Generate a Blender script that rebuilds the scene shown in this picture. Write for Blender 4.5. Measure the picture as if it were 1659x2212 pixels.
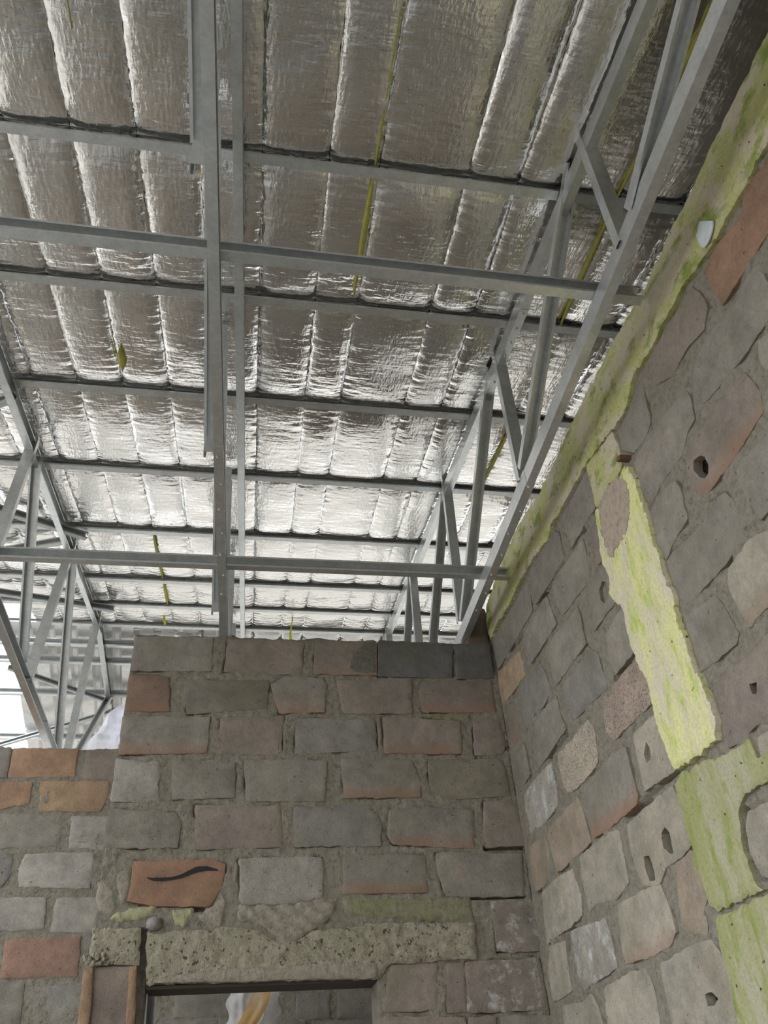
import bpy, math, random
import numpy as np
from mathutils import Vector, Matrix, noise
from mathutils.geometry import delaunay_2d_cdt

scene = bpy.context.scene
for o in list(bpy.data.objects):
    bpy.data.objects.remove(o)
COL = scene.collection
random.seed(7)
rng = np.random.default_rng(7)

# ---------------------------------------------------------------- camera, world, exposure
cam_d = bpy.data.cameras.new('camera')
cam = bpy.data.objects.new('camera', cam_d)
COL.objects.link(cam)
cam_d.sensor_fit = 'HORIZONTAL'
cam_d.sensor_width = 36.0
cam_d.lens = 36.0 * 1807.1 / 1659.0
cam_d.clip_start = 0.02
YAW, PITCH, ROLL = 0.21207214, 0.65866021, -0.07288241
fw = Vector((math.sin(YAW) * math.cos(PITCH), math.cos(YAW) * math.cos(PITCH), math.sin(PITCH)))
rt = Vector((math.cos(YAW), -math.sin(YAW), 0))
up = rt.cross(fw)
rt2 = math.cos(ROLL) * rt + math.sin(ROLL) * up
up2 = -math.sin(ROLL) * rt + math.cos(ROLL) * up
m = Matrix((rt2, up2, -fw)).transposed().to_4x4()
m.translation = Vector((0, 0, 1.5))
cam.matrix_world = m
scene.camera = cam

world = bpy.data.worlds.new('overcast_sky')
scene.world = world
world.use_nodes = True
wn = world.node_tree.nodes
bg = wn['Background']
bg.inputs['Color'].default_value = (0.90, 0.95, 1.0, 1)
bg.inputs['Strength'].default_value = 1.6
scene.view_settings.view_transform = 'Standard'
scene.view_settings.look = 'None'
scene.view_settings.gamma = 1.0
scene.view_settings.exposure = 1.05
scene.view_settings.use_curve_mapping = False


# ---------------------------------------------------------------- traced measurements, metres on each wall's own plane
FRONT = [('g',[(-0.5,3.679),(-0.116,3.688),(-0.11,3.5),(-0.502,3.491)]),('w',[(-0.035,3.685),(0.354,3.688),(0.345,3.494),(-0.046,3.499)]),('wo',[(0.42,3.685),(0.744,3.7),(0.736,3.502),(0.409,3.499)]),('gd',[(0.759,3.7),(1.168,3.7),(1.138,3.497),(0.743,3.495)]),('gd',[(1.181,3.695),(1.373,3.708),(1.368,3.501),(1.173,3.49)]),('od',[(-0.504,3.471),(-0.315,3.458),(-0.293,3.279),(-0.499,3.278)]),('m',[(-0.237,3.443),(0.179,3.454),(0.173,3.307),(-0.207,3.266)]),('ge',[(0.191,3.433),(0.262,3.474),(0.454,3.476),(0.471,3.438),(0.459,3.288),(0.236,3.282)]),('w',[(0.526,3.46),(0.917,3.483),(0.906,3.292),(0.557,3.285)]),('woe',[(0.973,3.469),(1.353,3.487),(1.35,3.307),(0.967,3.298),(0.954,3.4)]),('ge',[(-0.508,3.247),(-0.098,3.249),(-0.101,3.074),(-0.501,3.063)]),('w',[(-0.047,3.25),(0.259,3.26),(0.246,3.068),(-0.053,3.07)]),('b',[(0.323,3.254),(0.715,3.251),(0.712,3.091),(0.315,3.076)]),('woe',[(0.757,3.269),(1.155,3.251),(1.142,3.081),(0.755,3.08)]),('w',[(1.225,3.267),(1.358,3.274),(1.382,3.142),(1.359,3.083),(1.215,3.075)]),('l',[(-0.51,3.039),(-0.315,3.023),(-0.303,2.848),(-0.506,2.842)]),('g',[(-0.255,3.034),(0.034,3.028),(0.038,2.861),(-0.238,2.854)]),('g',[(0.074,3.037),(0.467,3.04),(0.453,2.844),(0.098,2.844)]),('ge',[(0.537,3.048),(0.882,3.046),(0.921,2.958),(0.915,2.863),(0.549,2.861)]),('m2',[(0.971,3.044),(1.333,3.054),(1.36,2.998),(1.36,2.871),(1.01,2.855),(0.968,2.917)]),('g',[(-0.507,2.809),(-0.217,2.786),(-0.192,2.751),(-0.198,2.64),(-0.51,2.643)]),('w',[(-0.133,2.825),(0.249,2.818),(0.262,2.64),(-0.12,2.634)]),('b',[(0.313,2.818),(0.504,2.805),(0.544,2.824),(0.665,2.824),(0.713,2.747),(0.71,2.64),(0.318,2.64)]),('ge',[(0.763,2.798),(0.891,2.817),(1.163,2.795),(1.151,2.624),(0.773,2.648),(0.743,2.69)]),('w',[(1.225,2.841),(1.4,2.843),(1.398,2.634),(1.203,2.63)]),('O',[(-0.374,2.582),(-0.038,2.584),(0.013,2.566),(0.004,2.485),(-0.04,2.401),(-0.256,2.403),(-0.387,2.424),(-0.377,2.464)]),('l',[(0.072,2.588),(0.429,2.592),(0.441,2.568),(0.435,2.425),(0.326,2.405),(0.091,2.404)]),('ge',[(0.535,2.591),(0.752,2.599),(0.912,2.591),(0.908,2.436),(0.531,2.439)]),('g',[(0.967,2.603),(1.376,2.597),(1.361,2.414),(0.996,2.419),(0.968,2.522)]),('wx',[(1.199,2.392),(1.401,2.39),(1.406,2.19),(1.201,2.19)]),('w',[(0.724,2.148),(0.927,2.149),(0.91,1.982),(0.686,1.983)]),('w',[(0.967,2.148),(1.037,2.151),(1.035,1.971),(0.954,1.969)]),('wx',[(1.051,2.151),(1.382,2.159),(1.39,1.965),(1.041,1.966)]),('w',[(0.685,1.964),(1.025,1.948),(1.009,1.787),(0.676,1.801)]),('g',[(1.176,1.946),(1.398,1.941),(1.393,1.77),(1.161,1.78)]),('w',[(1.04,1.947),(1.156,1.946),(1.14,1.781),(1.024,1.786)])]
BACK = [('g',[(-1.578,3.694),(-1.342,3.68),(-1.332,3.488),(-1.531,3.487)]),('O2',[(-1.326,3.676),(-0.941,3.676),(-0.936,3.498),(-1.322,3.492)]),('w',[(-0.885,3.668),(-0.635,3.679),(-0.626,3.483),(-0.881,3.49)]),('O2',[(-1.62,3.463),(-1.177,3.457),(-1.172,3.331),(-1.33,3.3),(-1.581,3.301)]),('O3',[(-1.127,3.465),(-0.724,3.466),(-0.719,3.37),(-0.751,3.28),(-1.105,3.288)]),('g',[(-1.439,3.274),(-0.972,3.261),(-0.954,3.074),(-1.394,3.071)]),('l',[(-0.911,3.253),(-0.581,3.245),(-0.587,3.056),(-0.895,3.066)]),('b',[(-1.52,3.043),(-1.233,3.04),(-1.202,3.026),(-1.196,2.927),(-1.23,2.858),(-1.476,2.862)]),('l',[(-1.132,3.032),(-0.775,3.039),(-0.75,3.021),(-0.745,2.843),(-1.133,2.856),(-1.152,2.954)]),('l',[(-1.394,2.8),(-0.975,2.792),(-0.96,2.632),(-1.353,2.621)]),('l',[(-0.919,2.791),(-0.595,2.788),(-0.584,2.603),(-0.917,2.617)]),('O4',[(-1.148,2.578),(-0.754,2.587),(-0.744,2.39),(-1.136,2.397)]),('g',[(-1.33,2.384),(-1.01,2.368),(-0.998,2.177),(-1.283,2.186)]),('b',[(-0.942,2.354),(-0.63,2.344),(-0.616,2.162),(-0.934,2.175)]),('gk',[(-0.207,2.282),(0.093,2.276),(0.098,2.17),(-0.21,2.177)]),('gk',[(0.45,2.266),(0.638,2.267),(0.636,2.141),(0.451,2.144)]),('gk',[(0.685,2.265),(0.95,2.266),(0.948,2.138),(0.682,2.139)]),('gk',[(-0.281,2.163),(0.025,2.155),(0.034,2.015),(-0.279,2.024)]),('gk',[(0.062,2.154),(0.502,2.137),(0.502,1.995),(0.07,2.013)]),('gk',[(0.54,2.127),(0.994,2.119),(0.985,1.975),(0.54,1.989)])]
RIGHT = [('b',[(3.882,3.722),(3.738,3.725),(3.725,3.636),(3.686,3.536),(3.885,3.538)]),('g',[(3.662,3.716),(3.264,3.699),(3.254,3.63),(3.27,3.541),(3.67,3.537),(3.684,3.673)]),('g',[(3.191,3.734),(2.846,3.701),(2.809,3.655),(2.818,3.53),(3.213,3.538),(3.214,3.667)]),('g',[(2.744,3.702),(2.418,3.703),(2.418,3.586),(2.432,3.524),(2.722,3.523),(2.735,3.602)]),('O5',[(3.518,3.458),(3.501,3.386),(3.505,3.321),(3.886,3.341),(3.914,3.462),(3.881,3.524),(3.683,3.492)]),('g',[(3.072,3.488),(3.033,3.328),(3.4,3.328),(3.457,3.421),(3.434,3.501),(3.123,3.506)]),('g',[(2.773,3.495),(2.607,3.481),(2.618,3.33),(2.643,3.303),(2.957,3.325),(3.0,3.469),(2.964,3.512)]),('wo',[(2.545,3.47),(2.435,3.467),(2.44,3.384),(2.464,3.297),(2.544,3.313),(2.54,3.383)]),('wo',[(3.833,3.306),(3.731,3.274),(3.704,3.141),(3.726,3.087),(3.888,3.105),(3.898,3.216)]),('b',[(3.299,3.279),(3.25,3.168),(3.256,3.097),(3.363,3.087),(3.465,3.106),(3.61,3.085),(3.651,3.211),(3.64,3.291)]),('g',[(3.188,3.301),(2.917,3.281),(2.798,3.271),(2.792,3.196),(2.798,3.102),(3.186,3.097),(3.181,3.188)]),('gH',[(2.667,3.278),(2.468,3.276),(2.448,3.209),(2.47,3.103),(2.703,3.105),(2.694,3.215)]),('g',[(3.666,3.038),(3.658,2.887),(3.822,2.864),(3.875,2.912),(3.867,3.018),(3.801,3.05)]),('g',[(3.186,3.05),(3.182,2.969),(3.153,2.891),(3.54,2.868),(3.558,3.016),(3.519,3.06),(3.307,3.066)]),('b',[(3.067,3.063),(2.778,3.055),(2.718,3.015),(2.717,2.932),(2.703,2.858),(2.755,2.868),(3.061,2.889),(3.086,2.968),(3.098,3.052)]),('g',[(2.434,3.054),(2.406,2.971),(2.436,2.873),(2.616,2.87),(2.632,2.955),(2.621,3.038),(2.552,3.046)]),('lx',[(3.567,2.843),(3.384,2.834),(3.379,2.752),(3.396,2.656),(3.597,2.641),(3.771,2.653),(3.797,2.797),(3.776,2.835)]),('s',[(2.926,2.837),(2.901,2.774),(2.928,2.659),(3.068,2.649),(3.267,2.651),(3.303,2.712),(3.309,2.788),(3.294,2.837),(3.121,2.824)]),('s2',[(2.774,2.852),(2.682,2.821),(2.655,2.845),(2.426,2.841),(2.4,2.801),(2.385,2.712),(2.386,2.667),(2.529,2.672),(2.647,2.674),(2.752,2.67),(2.8,2.728)]),('tw',[(3.821,2.6),(3.621,2.596),(3.582,2.534),(3.629,2.411),(3.828,2.413),(3.837,2.511)]),('tw',[(3.545,2.6),(3.173,2.609),(3.151,2.53),(3.132,2.423),(3.535,2.417),(3.556,2.492),(3.575,2.573)]),('ge2',[(3.096,2.618),(2.8,2.633),(2.676,2.613),(2.678,2.528),(2.672,2.438),(2.694,2.42),(3.0,2.42),(3.096,2.427),(3.104,2.464)]),('t',[(2.6,2.626),(2.444,2.623),(2.396,2.611),(2.383,2.478),(2.373,2.428),(2.425,2.426),(2.615,2.436),(2.61,2.52)]),('tx',[(3.748,2.394),(3.546,2.399),(3.359,2.382),(3.332,2.28),(3.359,2.213),(3.514,2.2),(3.669,2.204),(3.788,2.191),(3.783,2.277)]),('t',[(3.271,2.407),(2.937,2.406),(2.879,2.384),(2.887,2.306),(2.894,2.216),(3.024,2.192),(3.195,2.221),(3.281,2.207),(3.29,2.332)]),('t',[(2.798,2.379),(2.613,2.383),(2.429,2.387),(2.417,2.343),(2.416,2.266),(2.407,2.205),(2.473,2.19),(2.533,2.188),(2.603,2.189),(2.684,2.152),(2.789,2.179),(2.802,2.223),(2.815,2.29)]),('t',[(3.767,2.178),(3.572,2.165),(3.593,2.084),(3.596,1.99),(3.78,1.983),(3.828,1.994),(3.823,2.103)]),('lx',[(3.497,2.185),(3.14,2.15),(3.126,2.088),(3.124,1.992),(3.269,1.986),(3.426,1.979),(3.504,2.024),(3.505,2.106)]),('to',[(3.018,2.169),(2.871,2.162),(2.757,2.161),(2.67,2.152),(2.649,2.084),(2.644,2.007),(2.697,1.981),(2.877,1.978),(3.049,1.989),(3.047,2.072)]),('tw',[(2.544,2.171),(2.428,2.187),(2.399,2.159),(2.397,2.092),(2.407,2.049),(2.45,2.022),(2.444,1.991),(2.463,1.961),(2.592,1.999),(2.577,2.07)]),('to',[(3.719,1.952),(3.522,1.933),(3.4,1.947),(3.362,1.901),(3.351,1.847),(3.346,1.786),(3.776,1.83)]),('t',[(3.27,1.948),(3.021,1.958),(2.902,1.951),(2.884,1.884),(2.893,1.792),(2.886,1.739),(3.308,1.782),(3.301,1.879)]),('t',[(2.798,1.941),(2.566,1.952),(2.453,1.949),(2.422,1.907),(2.408,1.853),(2.409,1.803),(2.426,1.717),(2.808,1.76),(2.806,1.861)]),('Od',[(1.087,3.666),(0.945,3.634),(1.052,3.47),(1.399,3.484),(1.408,3.578),(1.398,3.658),(1.323,3.668),(1.247,3.645),(1.184,3.631),(1.129,3.688)]),('w',[(1.485,3.677),(1.465,3.617),(1.462,3.541),(1.512,3.501),(1.608,3.53),(1.728,3.521),(1.821,3.581),(1.849,3.663),(1.799,3.693),(1.678,3.691)]),('g',[(1.512,3.467),(1.411,3.448),(1.264,3.449),(1.231,3.42),(1.223,3.325),(1.262,3.265),(1.43,3.274),(1.646,3.304),(1.651,3.424),(1.592,3.455)]),('g',[(1.895,3.652),(1.916,3.551),(1.921,3.494),(1.962,3.476),(2.069,3.485),(2.136,3.562),(2.123,3.64),(2.009,3.655),(1.922,3.675)]),('g',[(1.702,3.423),(1.69,3.389),(1.712,3.302),(1.764,3.296),(1.824,3.255),(1.995,3.266),(2.079,3.237),(2.103,3.302),(2.111,3.416),(2.084,3.459),(1.951,3.461),(1.835,3.449)]),('oe',[(1.44,3.223),(1.418,3.119),(1.438,3.068),(1.505,3.062),(1.597,3.052),(1.807,3.05),(1.827,3.118),(1.83,3.191),(1.796,3.245),(1.698,3.249),(1.558,3.244)]),('t',[(1.342,3.248),(1.227,3.203),(1.33,3.046),(1.365,3.192)]),('g',[(1.9,3.202),(1.894,3.143),(1.907,3.055),(2.046,3.037),(2.082,3.02),(2.105,3.102),(2.083,3.175),(2.09,3.219),(1.964,3.225)]),('g',[(1.703,2.994),(1.683,2.938),(1.684,2.825),(1.834,2.819),(1.932,2.822),(2.075,2.82),(2.088,2.875),(2.097,2.961),(2.098,3.011),(2.058,3.017),(1.86,2.989),(1.797,3.016)]),('g',[(1.62,3.007),(1.58,3.016),(1.508,3.007),(1.371,2.983),(1.478,2.819),(1.606,2.822),(1.625,2.925)]),('to2',[(1.802,2.791),(1.68,2.804),(1.589,2.773),(1.604,2.627),(1.708,2.608),(1.809,2.604),(1.82,2.679),(1.83,2.747)]),('g',[(2.083,2.798),(1.902,2.765),(1.878,2.683),(1.861,2.614),(1.89,2.597),(2.01,2.605),(2.092,2.613),(2.088,2.664),(2.089,2.73)]),('w',[(1.946,2.558),(1.891,2.532),(1.742,2.549),(1.646,2.529),(1.755,2.363),(1.859,2.347),(1.917,2.37),(2.079,2.367),(2.069,2.412),(2.066,2.508),(2.062,2.546)]),('t',[(2.083,2.185),(1.913,2.174),(2.002,2.008),(2.107,2.032),(2.127,2.1),(2.103,2.166)]),('t',[(1.933,2.334),(1.795,2.324),(1.867,2.214),(1.926,2.226),(1.945,2.282)])]
SLABS = {'beam':[(3.891,3.729),(3.707,3.744),(3.622,3.722),(3.429,3.735),(3.282,3.744),(3.154,3.729),(2.983,3.719),(2.911,3.691),(2.838,3.74),(2.749,3.717),(2.568,3.72),(2.408,3.717),(2.146,3.669),(2.121,3.655),(2.009,3.655),(1.914,3.72),(1.806,3.701),(1.73,3.698),(1.665,3.712),(1.569,3.703),(1.479,3.71),(1.406,3.689),(1.346,3.675),(1.279,3.673),(1.166,3.672),(1.085,3.669),(1.054,3.684),(0.915,3.663),(-2.0,3.55),(-2.0,3.9),(0.839,3.949),(0.997,3.947),(1.31,3.935),(1.485,3.936),(1.701,3.926),(1.919,3.955),(2.179,3.963),(2.383,3.969),(2.599,3.96),(2.881,3.951),(3.198,4.0),(3.517,3.988),(3.848,3.926),(3.9,3.843)],'col1':[(2.408,3.717),(2.419,3.607),(2.418,3.496),(2.282,3.48),(2.157,3.497),(2.145,3.57),(2.156,3.668)],'col2':[(2.413,3.479),(2.445,3.375),(2.467,3.304),(2.458,3.176),(2.478,3.127),(2.457,3.094),(2.417,3.029),(2.419,2.948),(2.423,2.867),(2.405,2.778),(2.378,2.711),(2.397,2.626),(2.391,2.519),(2.382,2.495),(2.369,2.418),(2.338,2.406),(2.254,2.403),(2.186,2.398),(2.099,2.4),(2.071,2.455),(2.074,2.506),(2.083,2.574),(2.101,2.631),(2.099,2.736),(2.111,2.799),(2.087,2.887),(2.107,2.984),(2.092,3.05),(2.105,3.107),(2.091,3.179),(2.097,3.225),(2.099,3.307),(2.099,3.38),(2.127,3.468),(2.27,3.461)],'col3':[(2.402,2.381),(2.397,2.31),(2.408,2.247),(2.404,2.193),(2.406,2.134),(2.396,2.066),(2.391,2.02),(2.353,2.0),(2.247,2.001),(2.106,1.999),(2.135,2.023),(2.143,2.055),(2.147,2.107),(2.127,2.164),(2.103,2.21),(2.054,2.227),(1.962,2.221),(1.89,2.223),(1.846,2.291),(1.954,2.285),(1.958,2.342),(2.095,2.353),(2.198,2.377),(2.354,2.395)],'col4':[(2.385,1.989),(2.399,1.903),(2.395,1.834),(2.413,1.735),(2.432,1.655),(2.136,1.629),(1.907,1.976),(2.114,1.986),(2.257,1.987)]}
HOLES = [('h',[(1.785,3.191),(1.742,3.178),(1.724,3.157),(1.723,3.118),(1.738,3.099),(1.762,3.098),(1.784,3.124),(1.798,3.164)]),('h',[(1.896,2.477),(1.861,2.463),(1.881,2.436),(1.899,2.447)]),('h',[(2.733,2.257),(2.695,2.249),(2.686,2.213),(2.691,2.17),(2.733,2.178),(2.743,2.216)]),('h',[(2.579,2.283),(2.544,2.294),(2.524,2.27),(2.531,2.207),(2.556,2.216),(2.588,2.246)]),('h',[(2.566,1.826),(2.523,1.826),(2.495,1.805),(2.527,1.793),(2.567,1.796)]),('d',[(2.562,2.54),(2.52,2.572),(2.507,2.538),(2.519,2.509),(2.554,2.508)]),('c',[(2.223,2.117),(2.208,2.116),(2.198,2.084),(2.197,2.055),(2.223,2.08)]),('d',[(2.581,3.219),(2.539,3.23),(2.509,3.207),(2.505,3.17),(2.528,3.147),(2.571,3.147),(2.588,3.177)])]
FCRACKS = [[(1.153,3.66),(1.164,3.66),(1.156,3.514),(1.143,3.51)],[(1.38,3.676),(1.391,3.676),(1.39,3.549),(1.379,3.548)],[(1.313,3.108),(1.38,3.123),(1.386,3.116),(1.323,3.086)],[(0.746,3.688),(0.753,3.688),(0.745,3.503),(0.739,3.503)],[(1.202,2.628),(1.394,2.632),(1.392,2.624),(1.205,2.622)],[(1.111,2.413),(1.364,2.414),(1.363,2.406),(1.114,2.406)],[(-0.124,2.398),(-0.06,2.395),(-0.065,2.38),(-0.105,2.385)],[(-0.314,2.314),(-0.297,2.313),(-0.276,2.156),(-0.273,1.933),(-0.29,1.934),(-0.299,2.157)],[(0.713,3.221),(0.717,3.221),(0.714,3.098),(0.71,3.098)]]
RCRACKS = [[(2.72,3.532),(2.577,3.515),(2.572,3.507),(2.716,3.521)],[(3.198,3.529),(3.007,3.518),(2.835,3.52),(2.829,3.511),(2.994,3.5),(3.183,3.511)],[(3.673,3.531),(3.435,3.511),(3.427,3.502),(3.664,3.519)],[(3.419,2.865),(3.163,2.873),(3.153,2.866),(3.398,2.857)],[(2.808,2.415),(2.603,2.417),(2.376,2.425),(2.37,2.417),(2.599,2.406),(2.802,2.404)],[(3.533,2.421),(3.415,2.418),(3.407,2.413),(3.518,2.412)],[(2.615,2.866),(2.432,2.867),(2.428,2.862),(2.608,2.856)],[(2.11,2.209),(2.089,2.206),(2.122,2.12),(2.15,2.1),(2.127,2.159)],[(2.123,2.085),(2.104,2.08),(2.103,2.027),(2.115,2.02),(2.132,2.059)],[(2.8,3.762),(2.764,3.724),(2.773,3.708),(2.805,3.732)],[(3.564,2.179),(3.532,2.168),(3.546,2.132),(3.571,2.133)],[(2.629,2.872),(2.611,2.863),(2.618,2.851),(2.634,2.855)],[(2.455,2.22),(2.41,2.215),(2.413,2.195),(2.457,2.2)]]
LINTEL = [(-0.292,2.303),(-0.265,2.291),(-0.173,2.303),(-0.022,2.303),(0.006,2.315),(0.171,2.295),(0.22,2.258),(0.327,2.249),(0.394,2.29),(0.525,2.294),(0.651,2.313),(0.851,2.312),(1.112,2.306),(1.104,2.158),(1.043,2.165),(0.919,2.158),(0.724,2.155),(0.672,2.103),(0.443,2.105),(0.177,2.107),(-0.271,2.111)]
LINTEL_STRIP = [(-0.245,2.111),(-0.247,2.125),(-0.121,2.138),(0.025,2.155),(0.289,2.159),(0.663,2.162),(0.664,2.103),(0.177,2.107)]
SMEARS = {'ridge':[(0.066,2.395),(0.326,2.401),(0.439,2.421),(0.508,2.42),(0.476,2.337),(0.426,2.311),(0.382,2.286),(0.327,2.249),(0.25,2.24),(0.219,2.294),(0.17,2.324),(0.092,2.336)],'moss':[(0.531,2.425),(0.652,2.425),(0.913,2.417),(1.104,2.409),(1.12,2.317),(0.914,2.318),(0.668,2.331),(0.537,2.352)],'yg':[(-0.457,2.359),(-0.407,2.382),(-0.369,2.397),(-0.262,2.403),(-0.264,2.368),(-0.308,2.358),(-0.401,2.341)],'yg2':[(-0.198,2.388),(-0.106,2.392),(-0.11,2.365),(-0.14,2.317),(-0.181,2.328)],'sm':[(-0.444,2.537),(-0.388,2.547),(-0.376,2.474),(-0.38,2.435),(-0.411,2.414),(-0.436,2.475)],'sm2':[(-0.092,2.364),(-0.02,2.412),(0.013,2.445),(0.032,2.417),(0.015,2.319),(-0.026,2.33),(-0.079,2.342)],'dk':[(0.612,3.625),(0.683,3.698),(0.744,3.696),(0.737,3.507),(0.623,3.504),(0.587,3.535)],'dk2':[(0.982,3.293),(1.211,3.298),(1.202,3.252),(1.118,3.258),(1.002,3.267)],'jl':[(-0.517,2.526),(-0.505,2.498),(-0.475,2.509),(-0.439,2.458),(-0.421,2.403),(-0.445,2.372),(-0.478,2.372),(-0.502,2.4)]}
PIER = [(-0.509,2.32),(-0.314,2.315),(-0.307,2.178),(-0.5,2.187)]
PIER_BLOCK = [(-0.515,2.178),(-0.312,2.177),(-0.288,1.859),(-0.507,1.868)]
PIER_RIB_A = [(-0.515,2.178),(-0.479,2.177),(-0.467,2.002),(-0.467,1.866),(-0.507,1.868)]
PIER_RIB_B = [(-0.341,2.176),(-0.312,2.177),(-0.288,1.859),(-0.324,1.86)]
CRUMB = [(-0.516,2.183),(-0.508,2.204),(-0.465,2.213),(-0.437,2.197),(-0.439,2.181)]
SQUIGGLE = [(-0.312,2.513),(-0.288,2.507),(-0.25,2.506),(-0.207,2.509),(-0.169,2.518),(-0.135,2.533),(-0.101,2.546),(-0.062,2.549),(-0.018,2.541)]
PEBBLE = (-0.264,2.334)
WHITE_SCRAP = [(1.311,3.778),(1.266,3.713),(1.285,3.688),(1.314,3.676),(1.342,3.68),(1.353,3.703),(1.351,3.756)]
CHIP = [(2.136,3.495),(2.114,3.5),(2.09,3.489),(2.104,3.477),(2.129,3.482)]
PATCH = [(2.384,3.476),(2.293,3.488),(2.221,3.474),(2.162,3.444),(2.142,3.369),(2.164,3.303),(2.236,3.244),(2.304,3.239),(2.383,3.236),(2.406,3.298),(2.403,3.391)]
WEB_B = [((1.151,0.789,4.074),(1.17,1.348,3.815)),((1.173,1.432,4.565),(1.173,1.44,3.801)),((1.176,1.525,4.508),(1.213,2.632,3.874)),((1.215,2.667,4.708),(1.215,2.671,3.837)),((1.217,2.749,4.72),(1.257,3.917,3.863)),((1.257,3.909,4.916),(1.259,3.971,3.879)),((1.26,3.995,4.931),(1.29,4.872,4.264)),((1.299,5.149,5.152),(1.3,5.183,4.4)),((1.301,5.214,5.158),(1.32,5.756,4.717)),((1.34,6.355,5.361),(1.342,6.404,5.051))]
WEB_C = [((-1.188,3.752,4.846),(-1.19,3.591,3.824)),((-1.186,3.853,4.812),(-1.177,4.513,3.843)),((-1.169,5.064,5.039),(-1.174,4.69,3.816)),((-1.168,5.134,5.041),(-1.158,5.856,3.807)),((-1.15,6.391,5.277),(-1.154,6.141,3.92)),((-1.132,7.625,5.142),(-1.149,6.439,4.038))]

YF, X1, YB = 3.90, 1.395, 5.35
CHORD_X = lambda k, y: {'a': -0.146 + (y - 1.304) * 0.0313, 'b': 1.148 + (y - 0.71) * 0.034, 'c': -1.19 + (y - 3.6) * 0.0143}[k]
ROOF = lambda y: 4.24 + 0.163 * y if y <= 6.58 else 5.3125 - 0.163 * (y - 6.58)


# ---------------------------------------------------------------- materials
def newmat(name):
    m = bpy.data.materials.new(name)
    m.use_nodes = True
    nt = m.node_tree
    return m, nt, nt.nodes['Principled BSDF']


def N(nt, t, **kw):
    n = nt.nodes.new(t)
    for k, v in kw.items():
        setattr(n, k, v)
    return n


def L(nt, a, b):
    nt.links.new(a, b)


def noise_n(nt, vec, scale, detail=4, rough=.6):
    n = N(nt, 'ShaderNodeTexNoise')
    n.inputs['Scale'].default_value = scale
    n.inputs['Detail'].default_value = detail
    n.inputs['Roughness'].default_value = rough
    if vec is not None:
        L(nt, vec, n.inputs['Vector'])
    return n


def ramp(nt, fac, stops):
    r = N(nt, 'ShaderNodeValToRGB')
    while len(r.color_ramp.elements) < len(stops):
        r.color_ramp.elements.new(0.5)
    for e, (p, c) in zip(r.color_ramp.elements, stops):
        e.position = p
        e.color = (*c, 1) if len(c) == 3 else c
    L(nt, fac, r.inputs['Fac'])
    return r


def mix(nt, fac, a, b, mode='MIX'):
    n = N(nt, 'ShaderNodeMix', data_type='RGBA', blend_type=mode)
    for i, s in ((0, fac), (6, a), (7, b)):
        if hasattr(s, 'is_linked') or hasattr(s, 'links'):
            L(nt, s, n.inputs[i])
        else:
            n.inputs[i].default_value = s if i == 0 else (*s, 1)
    return n.outputs[2]


def mathn(nt, op, a, b=0.0, clamp=False):
    n = N(nt, 'ShaderNodeMath', operation=op, use_clamp=clamp)
    for i, s in ((0, a), (1, b)):
        if hasattr(s, 'links'):
            L(nt, s, n.inputs[i])
        else:
            n.inputs[i].default_value = s
    return n.outputs[0]


def bump(nt, bsdf, h, strength, dist):
    b = N(nt, 'ShaderNodeBump')
    b.inputs['Strength'].default_value = strength
    b.inputs['Distance'].default_value = dist
    L(nt, h, b.inputs['Height'])
    L(nt, b.outputs[0], bsdf.inputs['Normal'])


def geo_pos(nt):
    return N(nt, 'ShaderNodeNewGeometry').outputs['Position']


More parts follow.
